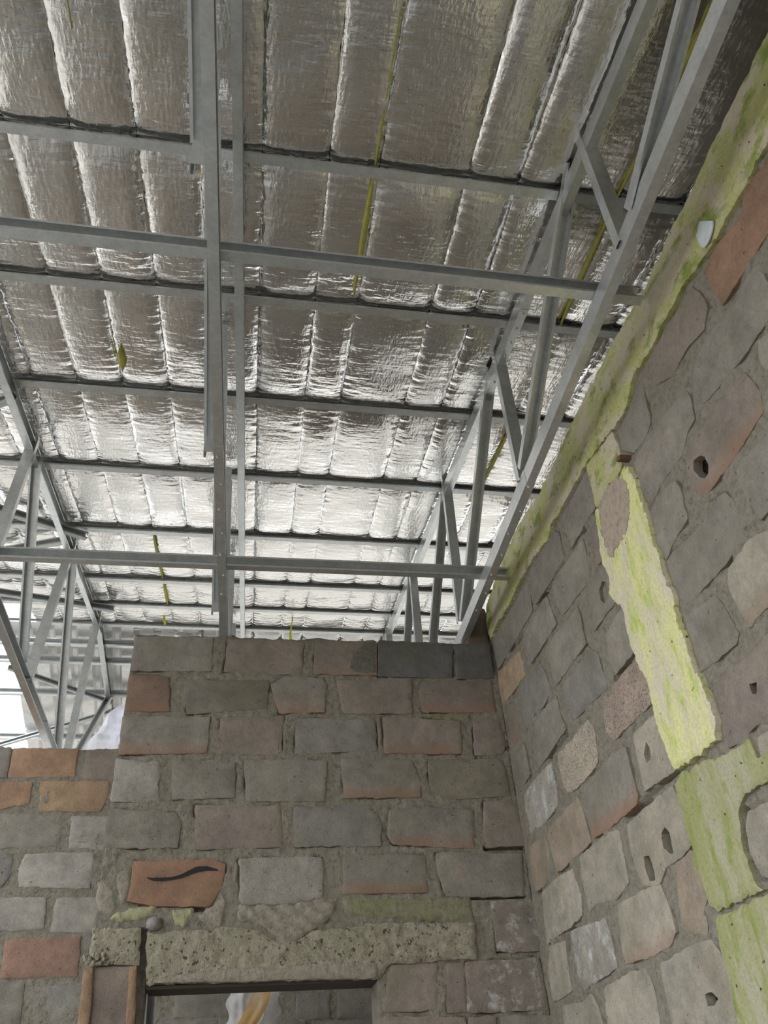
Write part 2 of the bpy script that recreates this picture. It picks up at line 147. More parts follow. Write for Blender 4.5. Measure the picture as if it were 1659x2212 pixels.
def block_material():
    m, nt, bs = newmat('concrete_block')
    oi = N(nt, 'ShaderNodeObjectInfo')
    pos = geo_pos(nt)
    big = noise_n(nt, pos, 7, 5, .65)
    fine = noise_n(nt, pos, 130, 3, .7)
    grit = noise_n(nt, pos, 420, 2, .6)
    var = ramp(nt, big.outputs[0], [(.28, (.72, .72, .72)), (.5, (.98, .98, .98)), (.72, (1.22, 1.2, 1.16))])
    c = mix(nt, 1.0, oi.outputs['Color'], var.outputs[0], 'MULTIPLY')
    sp = ramp(nt, fine.outputs[0], [(.3, (.66, .66, .66)), (.5, (1, 1, 1)), (.75, (1.16, 1.16, 1.16))])
    c = mix(nt, 0.55, c, mix(nt, 1.0, c, sp.outputs[0], 'MULTIPLY'))
    pit = noise_n(nt, pos, 60, 2, .5)
    pr_ = ramp(nt, pit.outputs[0], [(.24, (.35, .35, .35)), (.31, (1, 1, 1))])
    c = mix(nt, 1.0, c, pr_.outputs[0], 'MULTIPLY')
    mott = noise_n(nt, pos, 22, 6, .72)
    mr_ = ramp(nt, mott.outputs[0], [(.3, (.8, .79, .77)), (.5, (1, 1, 1)), (.7, (1.14, 1.13, 1.1))])
    c = mix(nt, 1.0, c, mr_.outputs[0], 'MULTIPLY')
    # orange fired lower edge on some blocks
    tc = N(nt, 'ShaderNodeTexCoord')
    sx = N(nt, 'ShaderNodeSeparateXYZ')
    L(nt, tc.outputs['Generated'], sx.inputs[0])
    at = N(nt, 'ShaderNodeAttribute', attribute_type='OBJECT', attribute_name='burnt')
    h = mathn(nt, 'ADD', sx.outputs[2], mathn(nt, 'MULTIPLY', mathn(nt, 'SUBTRACT', big.outputs[0], .5), .55))
    g = ramp(nt, h, [(.0, (1, 1, 1)), (.12, (.75, .75, .75)), (.38, (0, 0, 0))])
    f = mathn(nt, 'MULTIPLY', g.outputs[0], at.outputs['Fac'], True)
    c = mix(nt, mathn(nt, 'MULTIPLY', f, .8), c, (.34, .18, .105))
    # white bloom
    at2 = N(nt, 'ShaderNodeAttribute', attribute_type='OBJECT', attribute_name='bloom')
    n3 = noise_n(nt, pos, 16, 6, .7)
    g2 = ramp(nt, n3.outputs[0], [(.52, (0, 0, 0)), (.68, (1, 1, 1))])
    f2 = mathn(nt, 'MULTIPLY', g2.outputs[0], at2.outputs['Fac'], True)
    c = mix(nt, f2, c, (.62, .62, .6))
    # dark pores on the stippled blocks
    at3 = N(nt, 'ShaderNodeAttribute', attribute_type='OBJECT', attribute_name='pores')
    n4 = noise_n(nt, pos, 170, 2, .5)
    g3 = ramp(nt, n4.outputs[0], [(.36, (1, 1, 1)), (.47, (0, 0, 0))])
    f3 = mathn(nt, 'MULTIPLY', g3.outputs[0], at3.outputs['Fac'], True)
    c = mix(nt, f3, c, (.07, .055, .045))
    # moss film
    n5 = noise_n(nt, pos, 3.1, 5, .65)
    g4 = ramp(nt, n5.outputs[0], [(.5, (0, 0, 0)), (.75, (.45, .45, .45))])
    c = mix(nt, g4.outputs[0], c, (.15, .14, .065))
    L(nt, c, bs.inputs['Base Color'])
    bs.inputs['Roughness'].default_value = .88
    hh = mathn(nt, 'ADD', mathn(nt, 'MULTIPLY', fine.outputs[0], 1.0), mathn(nt, 'MULTIPLY', grit.outputs[0], .5))
    hh = mathn(nt, 'ADD', hh, mathn(nt, 'MULTIPLY', big.outputs[0], 2.0))
    bump(nt, bs, hh, .9, .005)
    return m


def mortar_material(name, base, moss=.5, mosscol=(.14, .14, .05), bumpd=.012, pits=0.0):
    m, nt, bs = newmat(name)
    pos = geo_pos(nt)
    big = noise_n(nt, pos, 5, 6, .7)
    mid = noise_n(nt, pos, 38, 5, .7)
    fine = noise_n(nt, pos, 260, 3, .7)
    var = ramp(nt, mid.outputs[0], [(.25, tuple(x * .5 for x in base)), (.47, base), (.75, tuple(x * 1.35 for x in base))])
    g = ramp(nt, big.outputs[0], [(.45, (0, 0, 0)), (.68, (moss, moss, moss))])
    c = mix(nt, g.outputs[0], var.outputs[0], mosscol)
    pn = noise_n(nt, pos, 48, 3, .6)
    pq = ramp(nt, pn.outputs[0], [(.33, (pits, pits, pits)), (.40, (0, 0, 0))])
    c = mix(nt, pq.outputs[0], c, (.07, .06, .045))
    L(nt, c, bs.inputs['Base Color'])
    bs.inputs['Roughness'].default_value = .93
    h = mathn(nt, 'ADD', mathn(nt, 'MULTIPLY', mid.outputs[0], 2.2), mathn(nt, 'MULTIPLY', fine.outputs[0], .5))
    h = mathn(nt, 'SUBTRACT', h, mathn(nt, 'MULTIPLY', pq.outputs[0], 1.2))
    bump(nt, bs, h, .8, bumpd)
    return m


def algae_material(name, pale, yellow, green, streak, ysh=.0):
    m, nt, bs = newmat(name)
    pos = geo_pos(nt)
    mp = N(nt, 'ShaderNodeMapping')
    mp.inputs['Scale'].default_value = streak
    L(nt, pos, mp.inputs['Vector'])
    s1 = noise_n(nt, mp.outputs[0], 5.0, 6, .62)
    s2 = noise_n(nt, mp.outputs[0], 9.0, 5, .6)
    fine = noise_n(nt, pos, 90, 4, .7)
    spots = noise_n(nt, pos, 55, 2, .5)
    r1 = ramp(nt, s1.outputs[0], [(.42 - ysh, pale), (.50 - ysh, tuple((p_ + y_) / 2 for p_, y_ in zip(pale, yellow))), (.56, yellow)])
    r2 = ramp(nt, s2.outputs[0], [(.52, (0, 0, 0)), (.66, (.95, .95, .95))])
    c = mix(nt, r2.outputs[0], r1.outputs[0], green)
    v = ramp(nt, fine.outputs[0], [(.25, (.72, .72, .72)), (.5, (1, 1, 1)), (.8, (1.15, 1.15, 1.15))])
    c = mix(nt, 1.0, c, v.outputs[0], 'MULTIPLY')
    k = ramp(nt, spots.outputs[0], [(.24, (1, 1, 1)), (.29, (0, 0, 0))])
    c = mix(nt, k.outputs[0], c, (.03, .028, .02))
    L(nt, c, bs.inputs['Base Color'])
    bs.inputs['Roughness'].default_value = .8
    hh = mathn(nt, 'ADD', mathn(nt, 'MULTIPLY', s1.outputs[0], 1.2), mathn(nt, 'MULTIPLY', fine.outputs[0], .35))
    hh = mathn(nt, 'SUBTRACT', hh, mathn(nt, 'MULTIPLY', k.outputs[0], .5))
    bump(nt, bs, hh, .6, .012)
    return m


def steel_material(name='galvanised_steel', col=(.70, .72, .72), rough=.30, metal=.78):
    m, nt, bs = newmat(name)
    pos = geo_pos(nt)
    vo = N(nt, 'ShaderNodeTexVoronoi')
    vo.inputs['Scale'].default_value = 85
    L(nt, pos, vo.inputs['Vector'])
    n = noise_n(nt, pos, 14, 5, .7)
    c1 = ramp(nt, n.outputs[0], [(.3, tuple(x * .86 for x in col)), (.55, col), (.8, tuple(min(1, x * 1.12) for x in col))])
    sp = N(nt, 'ShaderNodeSeparateColor')
    L(nt, vo.outputs['Color'], sp.inputs[0])
    v = ramp(nt, sp.outputs[0], [(0, (.93, .93, .93)), (1, (1.05, 1.05, 1.05))])
    c = mix(nt, 1.0, c1.outputs[0], v.outputs[0], 'MULTIPLY')
    L(nt, c, bs.inputs['Base Color'])
    bs.inputs['Metallic'].default_value = metal
    rr = mathn(nt, 'ADD', mathn(nt, 'MULTIPLY', sp.outputs[1], .05), rough)
    L(nt, rr, bs.inputs['Roughness'])
    bump(nt, bs, n.outputs[0], .08, .002)
    return m


def foil_material():
    m, nt, bs = newmat('silver_foil')
    pos = geo_pos(nt)
    mp = N(nt, 'ShaderNodeMapping')
    mp.inputs['Scale'].default_value = (3.2, 1.0, 1.0)
    L(nt, pos, mp.inputs['Vector'])
    rip = noise_n(nt, mp.outputs[0], 22, 2.5, .5)
    mp2 = N(nt, 'ShaderNodeMapping')
    mp2.inputs['Scale'].default_value = (1.0, 3.5, 1.0)
    L(nt, pos, mp2.inputs['Vector'])
    rip2 = noise_n(nt, mp2.outputs[0], 11, 2.5, .5)
    big = noise_n(nt, pos, 3.5, 3, .5)
    bs.inputs['Base Color'].default_value = (.84, .82, .80, 1)
    bs.inputs['Metallic'].default_value = 1.0
    r = ramp(nt, big.outputs[0], [(.3, (.13, .13, .13)), (.7, (.24, .24, .24))])
    L(nt, r.outputs[0], bs.inputs['Roughness'])
    h = mathn(nt, 'ADD', mathn(nt, 'MULTIPLY', rip.outputs[0], .55), mathn(nt, 'MULTIPLY', rip2.outputs[0], .8))
    bump(nt, bs, h, .6, .0080)
    return m


def plain(name, col, rough=.6, metal=0.0, trans=0.0):
    m, nt, bs = newmat(name)
    pos = geo_pos(nt)
    n = noise_n(nt, pos, 30, 4, .6)
    r = ramp(nt, n.outputs[0], [(.3, tuple(x * .82 for x in col)), (.7, tuple(min(1, x * 1.1) for x in col))])
    L(nt, r.outputs[0], bs.inputs['Base Color'])
    bs.inputs['Roughness'].default_value = rough
    bs.inputs['Metallic'].default_value = metal
    return m


def plastic_film(name, col, alpha=.7, rough=.25):
    m, nt, bs = newmat(name)
    bs.inputs['Base Color'].default_value = (*col, 1)
    bs.inputs['Roughness'].default_value = rough
    out = nt.nodes['Material Output']
    tr = N(nt, 'ShaderNodeBsdfTransparent')
    tl = N(nt, 'ShaderNodeBsdfTranslucent')
    tl.inputs['Color'].default_value = (*col, 1)
    m1 = N(nt, 'ShaderNodeMixShader')
    m1.inputs[0].default_value = .5
    L(nt, bs.outputs[0], m1.inputs[1])
    L(nt, tl.outputs[0], m1.inputs[2])
    m2 = N(nt, 'ShaderNodeMixShader')
    n = noise_n(nt, geo_pos(nt), 9, 4, .6)
    r = ramp(nt, n.outputs[0], [(.35, (alpha - .2,) * 3), (.65, (min(1, alpha + .2),) * 3)])
    L(nt, r.outputs[0], m2.inputs[0])
    L(nt, tr.outputs[0], m2.inputs[1])
    L(nt, m1.outputs[0], m2.inputs[2])
    L(nt, m2.outputs[0], out.inputs['Surface'])
    return m


M_BLOCK = block_material()
M_MORTAR = mortar_material('mortar', (.335, .297, .235), .35, (.25, .23, .135), .020, .3)
M_MORTAR_D = mortar_material('damp_mortar', (.17, .16, .135), .4, (.16, .155, .075))
M_SMEAR = mortar_material('trowelled_mortar', (.36, .315, .25), .3, (.27, .25, .15), .010, .2)
M_SMEAR_Y = mortar_material('yellowed_mortar', (.40, .39, .23), .4, (.28, .28, .14), .006)
M_MOSS = mortar_material('mossy_mortar', (.27, .255, .16), .9, (.22, .225, .075), .010)
M_LINTEL = mortar_material('rough_concrete', (.52, .46, .345), .4, (.36, .34, .18), .030, .85)
M_BEAM = algae_material('algae_beam_concrete', (.55, .48, .36), (.46, .45, .19), (.21, .26, .04), (2.2, 1.0, 1.6), .0)
M_COL = algae_material('algae_column_concrete', (.64, .57, .42), (.68, .655, .31), (.46, .53, .11), (2.2, 2.2, .7), .0)
M_COLD = algae_material('dull_column_concrete', (.40, .375, .25), (.32, .32, .135), (.235, .275, .055), (2.4, 2.4, .8), .04)
M_STEEL = steel_material()
M_STEEL_D = steel_material('dull_galvanised_steel', (.50, .52, .52), .42)
M_FOIL = foil_material()
M_SHEET = steel_material('corrugated_metal', (.86, .85, .84), .28, .6)
M_YELLOW = plain('yellow_glass_wool', (.52, .50, .12), .9)
M_RIBBON = plain('yellow_ribbon', (.9, .85, .05), .5)
M_BLACK = plain('black_charcoal', (.02, .02, .022), .9)
M_GROUND = mortar_material('screed_floor', (.31, .295, .27), .1)
M_EARTH = mortar_material('bare_earth', (.34, .315, .28), .2)
M_WHITE = plain('white_paper', (.62, .66, .66), .6)
M_WOOD = plain('brown_wood', (.15, .08, .045), .7)
M_FILM = plastic_film('clear_plastic_sheet', (.90, .89, .98), .78)
M_BAG = plastic_film('white_plastic_bag', (.92, .92, .93), .88)
M_BAGO = plastic_film('orange_plastic', (.85, .55, .22), .9)
M_TARP = plain('grey_tarpaulin', (.20, .195, .19), .8)
M_SOFFIT_SHADE = plain('soffit_shade_brown', (.055, .042, .03), .85)
M_PATCH = mortar_material('peeled_plaster', (.46, .37, .29), .2, (.36, .33, .2), .008)


# ---------------------------------------------------------------- mesh helpers
def mesh_obj(name, verts, faces, mat, parent=None, smooth=False, loc=(0, 0, 0)):
    me = bpy.data.meshes.new(name)
    me.from_pydata([tuple(v) for v in verts], [], [tuple(f) for f in faces])
    me.update()
    if smooth:
        me.polygons.foreach_set('use_smooth', [True] * len(me.polygons))
    me.materials.append(mat)
    o = bpy.data.objects.new(name, me)
    COL.objects.link(o)
    o.location = loc
    if parent:
        o.parent = parent
    return o


def empty(name, loc=(0, 0, 0)):
    o = bpy.data.objects.new(name, None)
    o.empty_display_size = .1
    COL.objects.link(o)
    o.location = loc
    return o


def tag(o, label=None, cat=None, group=None, kind=None):
    if label: o['label'] = label
    if cat: o['category'] = cat
    if group: o['group'] = group
    if kind: o['kind'] = kind
    return o


def fbm(x, y, z, s, octs=3):
    v = 0
    a = 1
    for i in range(octs):
        v += a * noise.noise(Vector((x * s, y * s, z * s)))
        s *= 2.1
        a *= .5
    return v


def in_poly(P, poly):
    """vectorised point in polygon; P (n,2)"""
    P = np.asarray(P, float)
    poly = np.asarray(poly, float)
    x, y = P[:, 0], P[:, 1]
    res = np.zeros(len(P), bool)
    n = len(poly)
    j = n - 1
    for i in range(n):
        xi, yi = poly[i]
        xj, yj = poly[j]
        c = ((yi > y) != (yj > y))
        with np.errstate(divide='ignore', invalid='ignore'):
            xs = (xj - xi) * (y - yi) / (yj - yi if yj != yi else 1e-12) + xi
        res ^= c & (x < xs)
        j = i
    return res


def dist_poly(P, poly):
    P = np.asarray(P, float)
    poly = np.asarray(poly, float)
    d = np.full(len(P), 1e9)
    for i in range(len(poly)):
        a = poly[i]
        b = poly[(i + 1) % len(poly)]
        ab = b - a
        t = np.clip(((P - a) @ ab) / max(ab @ ab, 1e-12), 0, 1)
        d = np.minimum(d, np.hypot(*(P - (a + t[:, None] * ab)).T))
    return d


def area(poly):
    p = np.asarray(poly, float)
    x, y = p[:, 0], p[:, 1]
    return .5 * float(np.sum(x * np.roll(y, -1) - np.roll(x, -1) * y))


def resample(poly, step, jit, rnd):
    out = []
    n = len(poly)
    for i in range(n):
        a = np.array(poly[i], float)
        b = np.array(poly[(i + 1) % n], float)
        d = np.hypot(*(b - a))
        k = max(1, int(round(d / step)))
        for q in range(k):
            p = a + (b - a) * q / k
            p = p + rnd.normal(0, jit if q else jit * .4, 2)
            out.append(p)
    # round the corners a little
    o = np.array(out)
    return o * .84 + (np.roll(o, 1, 0) + np.roll(o, -1, 0)) * .08


def grown(poly, g):
    p = np.array(poly, float)
    a = p - np.roll(p, 1, 0)
    b = np.roll(p, -1, 0) - p
    na = np.stack([a[:, 1], -a[:, 0]], 1) / np.maximum(np.hypot(*a.T), 1e-9)[:, None]
    nb = np.stack([b[:, 1], -b[:, 0]], 1) / np.maximum(np.hypot(*b.T), 1e-9)[:, None]
    n = na + nb
    n /= np.maximum(np.hypot(*n.T), .6)[:, None]
    return p + n * g * 1.2


def slab(name, poly, to3, mat, parent, proud=.006, depth=.05, step=.03, jit=.002, inner=.035, edge=.010, drop=.006,
         amp=.0015, fr=14, seed=0, holes=(), ridge=None, smooth=True, color=None, grow=0.0):
    """a stone, block or plaster piece: traced outline, uneven front, real sides. to3(u, v, h) -> xyz, h = out of the wall."""
    rnd = np.random.default_rng(seed + 11)
    if area(poly) < 0:
        poly = poly[::-1]
    if grow:
        poly = grown(poly, grow)
    out = resample(poly, step, jit, rnd)
    hs = []
    for h in holes:
        if area(h) > 0:
            h = h[::-1]
        hs.append(resample(h, .012, .0015, rnd))
    mn, mx = out.min(0), out.max(0)
    nx = max(2, int((mx[0] - mn[0]) / inner))
    ny = max(2, int((mx[1] - mn[1]) / inner))
    gx, gy = np.meshgrid(np.linspace(mn[0], mx[0], nx + 2)[1:-1], np.linspace(mn[1], mx[1], ny + 2)[1:-1])
    G = np.stack([gx.ravel(), gy.ravel()], 1) + rnd.normal(0, inner * .12, (gx.size, 2))
    k = in_poly(G, out) & (dist_poly(G, out) > edge * 1.6)
    for h in hs:
        k &= ~in_poly(G, h) & (dist_poly(G, h) > .01)
    G = G[k]
    # inset ring to hold the rounded arris
    nr = np.roll(out, -1, 0) - np.roll(out, 1, 0)
    nr = np.stack([-nr[:, 1], nr[:, 0]], 1)
    nr /= np.maximum(np.hypot(*nr.T), 1e-9)[:, None]
    ring = out + nr * edge
    kr = in_poly(ring, out) & (dist_poly(ring, out) > edge * .75)
    for h in hs:
        kr &= ~in_poly(ring, h) & (dist_poly(ring, h) > .006)
    ring = ring[kr]
    pts = [Vector(p) for p in out]
    edges = [(i, (i + 1) % len(out)) for i in range(len(out))]
    base = len(pts)
    for h in hs:
        n0 = len(pts)
        pts += [Vector(p) for p in h]
        edges += [(n0 + i, n0 + (i + 1) % len(h)) for i in range(len(h))]
    pts += [Vector(p) for p in ring] + [Vector(p) for p in G]
    vs, es, fs, ov, oe, of = delaunay_2d_cdt(pts, edges, [], 0, 1e-6)
    P = np.array([tuple(v) for v in vs])
    cen = np.array([P[list(f)].mean(0) for f in fs])
    k = in_poly(cen, out)
    for h in hs:
        k &= ~in_poly(cen, h)
    F = [list(f) for f, q in zip(fs, k) if q]
    d = dist_poly(P, out)
    for h in hs:
        d = np.minimum(d, dist_poly(P, h) * 1.5)
    t = np.clip(1 - d / edge, 0, 1)
    H = proud - drop * t ** 2
    for i in range(len(P)):
        H[i] += amp * fbm(P[i, 0], P[i, 1], seed * 3.7, fr, 2) * (1 - .5 * t[i])
        if ridge:
            H[i] += ridge[2] * math.sin((P[i, 0] * ridge[0] + P[i, 1] * ridge[1]) + 1.5 * fbm(P[i, 0], P[i, 1], 3, 9, 2))
    V = [to3(P[i, 0], P[i, 1], H[i]) for i in range(len(P))]
    # sides
    cnt = {}
    for f in F:
        for a, b in zip(f, f[1:] + f[:1]):
            cnt[(a, b)] = 1
    back = {}
    sides = []
    for (a, b) in list(cnt):
        if (b, a) not in cnt:
            for q in (a, b):
                if q not in back:
                    back[q] = len(V)
                    V.append(V[q])
                    V.append(to3(P[q, 0], P[q, 1], -depth))
            sides.append([back[b], back[a], back[a] + 1, back[b] + 1])
    c = np.array(V).mean(0)
    V = [np.array(v) - c for v in V]
    o = mesh_obj(name, V, F + sides, mat, parent, smooth=False, loc=tuple(c))
    if smooth:
        me = o.data
        me.polygons.foreach_set('use_smooth', [i < len(F) for i in range(len(me.polygons))])
    if color:
        o.color = (*color, 1)
    return o


front3 = lambda u, v, h: (u, YF - h, v)
back3 = lambda u, v, h: (u, YB - h, v)
right3 = lambda u, v, h: (X1 - h, u, v)


def wall_grid(name, mat, us, vs, to3, holes, cracks, blocks=(), cut=None, thick=.15, amp=.006, top=None, deep=.07, seed=0):
    """the mortar bed of a wall: a closed slab whose visible side is an uneven trowelled surface"""
    nu, nv = len(us), len(vs)
    U, Vv = np.meshgrid(us, vs)
    P = np.stack([U.ravel(), Vv.ravel()], 1)
    H = np.zeros(len(P))
    for i, (u, v) in enumerate(P):
        H[i] = amp * fbm(u, v, seed, 7, 2) + amp * .7 * fbm(u, v, seed + 5, 33, 3) + .0005
    for kind, h in holes:
        a = np.array(h)
        near = (P[:, 0] > a[:, 0].min() - .03) & (P[:, 0] < a[:, 0].max() + .03) & (P[:, 1] > a[:, 1].min() - .03) & (P[:, 1] < a[:, 1].max() + .03)
        idx = np.where(near)[0]
        if len(idx):
            g = in_poly(P[idx], a) | (dist_poly(P[idx], a) < .012)
            H[idx[g]] = {'h': -deep, 'd': -.012, 'c': -.03}[kind]
    for h in cracks:
        a = np.array(h)
        near = (P[:, 0] > a[:, 0].min() - .02) & (P[:, 0] < a[:, 0].max() + .02) & (P[:, 1] > a[:, 1].min() - .02) & (P[:, 1] < a[:, 1].max() + .02)
        idx = np.where(near)[0]
        if len(idx):
            g = in_poly(P[idx], a) | (dist_poly(P[idx], a) < .004)
            H[idx[g]] = -.04
    # broken edges of the joints: the bed sinks here and there along the block outlines
    for k_, h in blocks:
        a = grown(h, .0035)
        near = (P[:, 0] > a[:, 0].min() - .02) & (P[:, 0] < a[:, 0].max() + .02) & (P[:, 1] > a[:, 1].min() - .02) & (P[:, 1] < a[:, 1].max() + .02)
        idx = np.where(near)[0]
        if len(idx):
            d = dist_poly(P[idx], a)
            inside = in_poly(P[idx], a)
            for q, dd, ins in zip(idx, d, inside):
                if H[q] < -.02: continue
                if ins and dd > .012:
                    H[q] = min(H[q], -.004)
                elif dd < .0085:
                    n_ = noise.noise(Vector((P[q, 0] * 11, P[q, 1] * 11, seed + 9.5)))
                    H[q] -= max(0, n_ + (.10 if to3 is front3 else 0)) * (.034 if to3 is front3 else .024)
    keep = np.ones((nv - 1, nu - 1), bool)
    if cut is not None:
        cu = (us[:-1] + us[1:]) / 2
        cv = (vs[:-1] + vs[1:]) / 2
        CU, CV = np.meshgrid(cu, cv)
        keep &= ~cut(CU, CV)
    if top is not None:
        # ragged top: move the last row
        for i in range(nu):
            P[(nv - 1) * nu + i, 1] = top(us[i])
    V = [to3(P[i, 0], P[i, 1], H[i]) for i in range(len(P))]
    B = [to3(P[i, 0], P[i, 1], -thick) for i in range(len(P))]
    n = len(V)
    F = []
    cnt = {}
    for j in range(nv - 1):
        for i in range(nu - 1):
            if keep[j, i]:
                a = j * nu + i
                f = (a, a + 1, a + nu + 1, a + nu)
                F.append(f)
                for e in zip(f, f[1:] + f[:1]):
                    cnt[e] = 1
    rim = [(b, a, a + n, b + n) for (a, b) in cnt if (b, a) not in cnt]
    used = sorted({q for f in rim for q in f if q >= n})
    back = [tuple(q + n for q in f[::-1]) for f in F]
    o = mesh_obj(name, V + B, F + rim + back, mat)
    o.data.polygons.foreach_set('use_smooth', [k < len(F) for k in range(len(o.data.polygons))])
    # drop stray vertices
    import bmesh
    bm = bmesh.new()
    bm.from_mesh(o.data)
    bmesh.ops.delete(bm, geom=[v for v in bm.verts if not v.link_faces], context='VERTS')
    bm.to_mesh(o.data)
    bm.free()
    return o


def lin(c):
    return tuple(((x / 255) / 12.92 if x / 255 < .04045 else ((x / 255 + .055) / 1.055) ** 2.4) for x in c)


PAL = {'g': (.285, .252, .212), 'gd': (.155, .148, .14), 'gk': (.26, .235, .205), 'b': (.272, .25, .222), 'w': (.275, .228, .19), 'l': (.39, .355, .31),
       't': (.40, .355, .285), 'O': (.36, .205, .135), 'O2': (.42, .26, .165), 'O3': (.37, .25, .155), 'O4': (.33, .20, .15),
       'O5': (.44, .32, .22), 'Od': (.31, .185, .12), 'o': (.30, .17, .115), 'm': (.24, .21, .17), 'm2': (.28, .245, .185), 's': (.48, .41, .32)}


def kind_props(k):
    if k == 'gH': k = 'g'
    p = {'burnt': 0., 'bloom': 0., 'pores': 0.}
    base = k
    if k in ('ge', 'ge2', 'woe', 'oe', 'wo', 'to', 'to2', 'od', 'tw', 'tx', 'wx', 'lx', 's2'):
        base = {'ge': 'g', 'ge2': 'g', 'woe': 'w', 'oe': 'w', 'wo': 'w', 'to': 't', 'to2': 't', 'od': 'w', 'tw': 'w', 'tx': 't', 'wx': 'w', 'lx': 'l', 's2': 's'}[k]
        p['burnt'] = {'ge': .75, 'ge2': .8, 'woe': .75, 'oe': .7, 'wo': .55, 'to': .5, 'to2': .45, 'od': .6}.get(k, 0.)
        p['bloom'] = {'wx': .8, 'lx': .9, 'tx': .7}.get(k, 0.)
        p['pores'] = .7 if k == 's2' else 0.
    if k == 's': p['pores'] = .7
    if k == 'tw': base = 't'
    c = list(PAL[base])
    if k == 'tw': c = [.36, .29, .22]
    if k == 's2': c = [.40, .31, .25]
    if k == 'od': c = [.25, .165, .12]
    return c, p


HOLE_POLYS = [h for k, h in HOLES if k in 'hd']


def lay_blocks(data, wall, to3, seed, lift=.005):
    out = []
    for i, (k, poly) in enumerate(data):
        c, p = kind_props(k)
        rnd = random.Random(seed * 1000 + i)
        f = rnd.uniform(.92, 1.1)
        c = [x * f for x in c]
        holes = []
        if to3 is right3:
            pa = np.array(poly)
            for h in HOLE_POLYS:
                ha = np.array(h)
                if in_poly(ha, pa).all() and dist_poly(ha, pa).min() > .004:
                    holes.append(h)
        marked = (k == 'O')
        o = slab('brick', poly, to3, M_BLOCK, wall, proud=lift + (.003 if marked else rnd.uniform(-.0015, .003)), depth=.03, step=.02,
                 jit=.0024, seed=seed * 100 + i, holes=holes, color=c, amp=.0006 if marked else .0016,
                 edge=.006, drop=.0028, grow=.0035)
        for q, v in p.items():
            if v: o[q] = v
        out.append(o)
    return out


# ---------------------------------------------------------------- setting: floor, ground
def box(name, lo, hi, mat, parent=None):
    x0, y0, z0 = lo
    x1, y1, z1 = hi
    V = [(x0, y0, z0), (x1, y0, z0), (x1, y1, z0), (x0, y1, z0), (x0, y0, z1), (x1, y0, z1), (x1, y1, z1), (x0, y1, z1)]
    F = [(0, 3, 2, 1), (4, 5, 6, 7), (0, 1, 5, 4), (1, 2, 6, 5), (2, 3, 7, 6), (3, 0, 4, 7)]
    return mesh_obj(name, V, F, mat, parent)


tag(box('floor', (-3.2, -4.2, -.12), (3.5, 11.0, 0.0), M_GROUND), kind='structure')
gr = mesh_obj('ground', [(-60, -60, -.13), (60, -60, -.13), (60, 60, -.13), (-60, 60, -.13)], [(0, 1, 2, 3)], M_EARTH)
tag(gr, kind='structure')

# ---------------------------------------------------------------- front wall
us = np.arange(-.505, 1.396, .0088)
vs = np.concatenate([np.arange(0, 1.75, .12), np.arange(1.75, 3.694, .0088)])


def door_cut(u, v):
    return (u > -.272) & (u < .668) & (v < 2.112)


def front_top(u):
    return 3.698 + .006 * fbm(u, 0, 2, 9, 3) + (.018 * math.exp(-((u + .015) / .025) ** 2)) + (.014 * math.exp(-((u - .43) / .04) ** 2)) + .012 * math.exp(-((u - .78) / .1) ** 2)


wall_front = wall_grid('wall_front', M_MORTAR, us, vs, front3, [], FCRACKS, blocks=FRONT, cut=door_cut, top=front_top, thick=.17, seed=1)
tag(wall_front, kind='structure')
fb = lay_blocks(FRONT, wall_front, front3, 1)
# unseen lower courses of the same wall
low = []
for row in range(8):
    z0 = .02 + row * .215
    off = .2 if row % 2 else 0
    for k in range(6):
        u0 = -.49 + off + k * .415 - .2
        u1 = u0 + .39
        u0 = max(u0, -.49)
        u1 = min(u1, 1.37)
        if u1 - u0 < .08: continue
        for a, b in (([u0, u1],) if z0 + .2 > 2.1 else ([u0, min(u1, -.29)], [max(u0, .69), u1])):
            if b - a > .08:
                low.append(('g', [(a, z0), (b, z0), (b, z0 + .195), (a, z0 + .195)]))
lay_blocks(low, wall_front, front3, 5)
# lintel
lt = slab('lintel', LINTEL, front3, M_LINTEL, wall_front, proud=.020, depth=.03, step=.02, jit=.003, inner=.016, edge=.012, drop=.010, amp=.010, fr=26, seed=3)
lt['label'] = 'rough honeycombed concrete lintel'
slab('lintel_edge', LINTEL_STRIP, front3, M_SMEAR, wall_front, proud=.030, depth=.01, step=.03, inner=.03, amp=.004, fr=14, seed=4)
slab('pier_concrete', PIER, front3, M_LINTEL, wall_front, proud=.022, depth=.03, step=.015, jit=.003, inner=.018, amp=.006, fr=25, seed=5)
pb = slab('brick', PIER_BLOCK, front3, M_BLOCK, wall_front, proud=.018, depth=.03, step=.03, jit=.001, seed=6, color=(.25, .2, .165))
rb1 = slab('brick_rib', PIER_RIB_A, front3, M_BLOCK, pb, proud=.034, depth=0, step=.03, jit=.0015, edge=.004, drop=.004, seed=7, color=(.33, .22, .13))
rb2 = slab('brick_rib', PIER_RIB_B, front3, M_BLOCK, pb, proud=.034, depth=0, step=.03, jit=.0015, edge=.004, drop=.004, seed=8, color=(.33, .21, .13))
for r_ in (rb1, rb2):
    r_.location = r_.location - pb.location
tag(box('soffit_dark_strip', (-.270, YF + .006, 2.094), (.666, YF + .168, 2.107), M_SOFFIT_SHADE, wall_front), 'dark brown strip added under the lintel to darken the soffit')  # thin dark strip added so the underside of the lintel reads as shaded
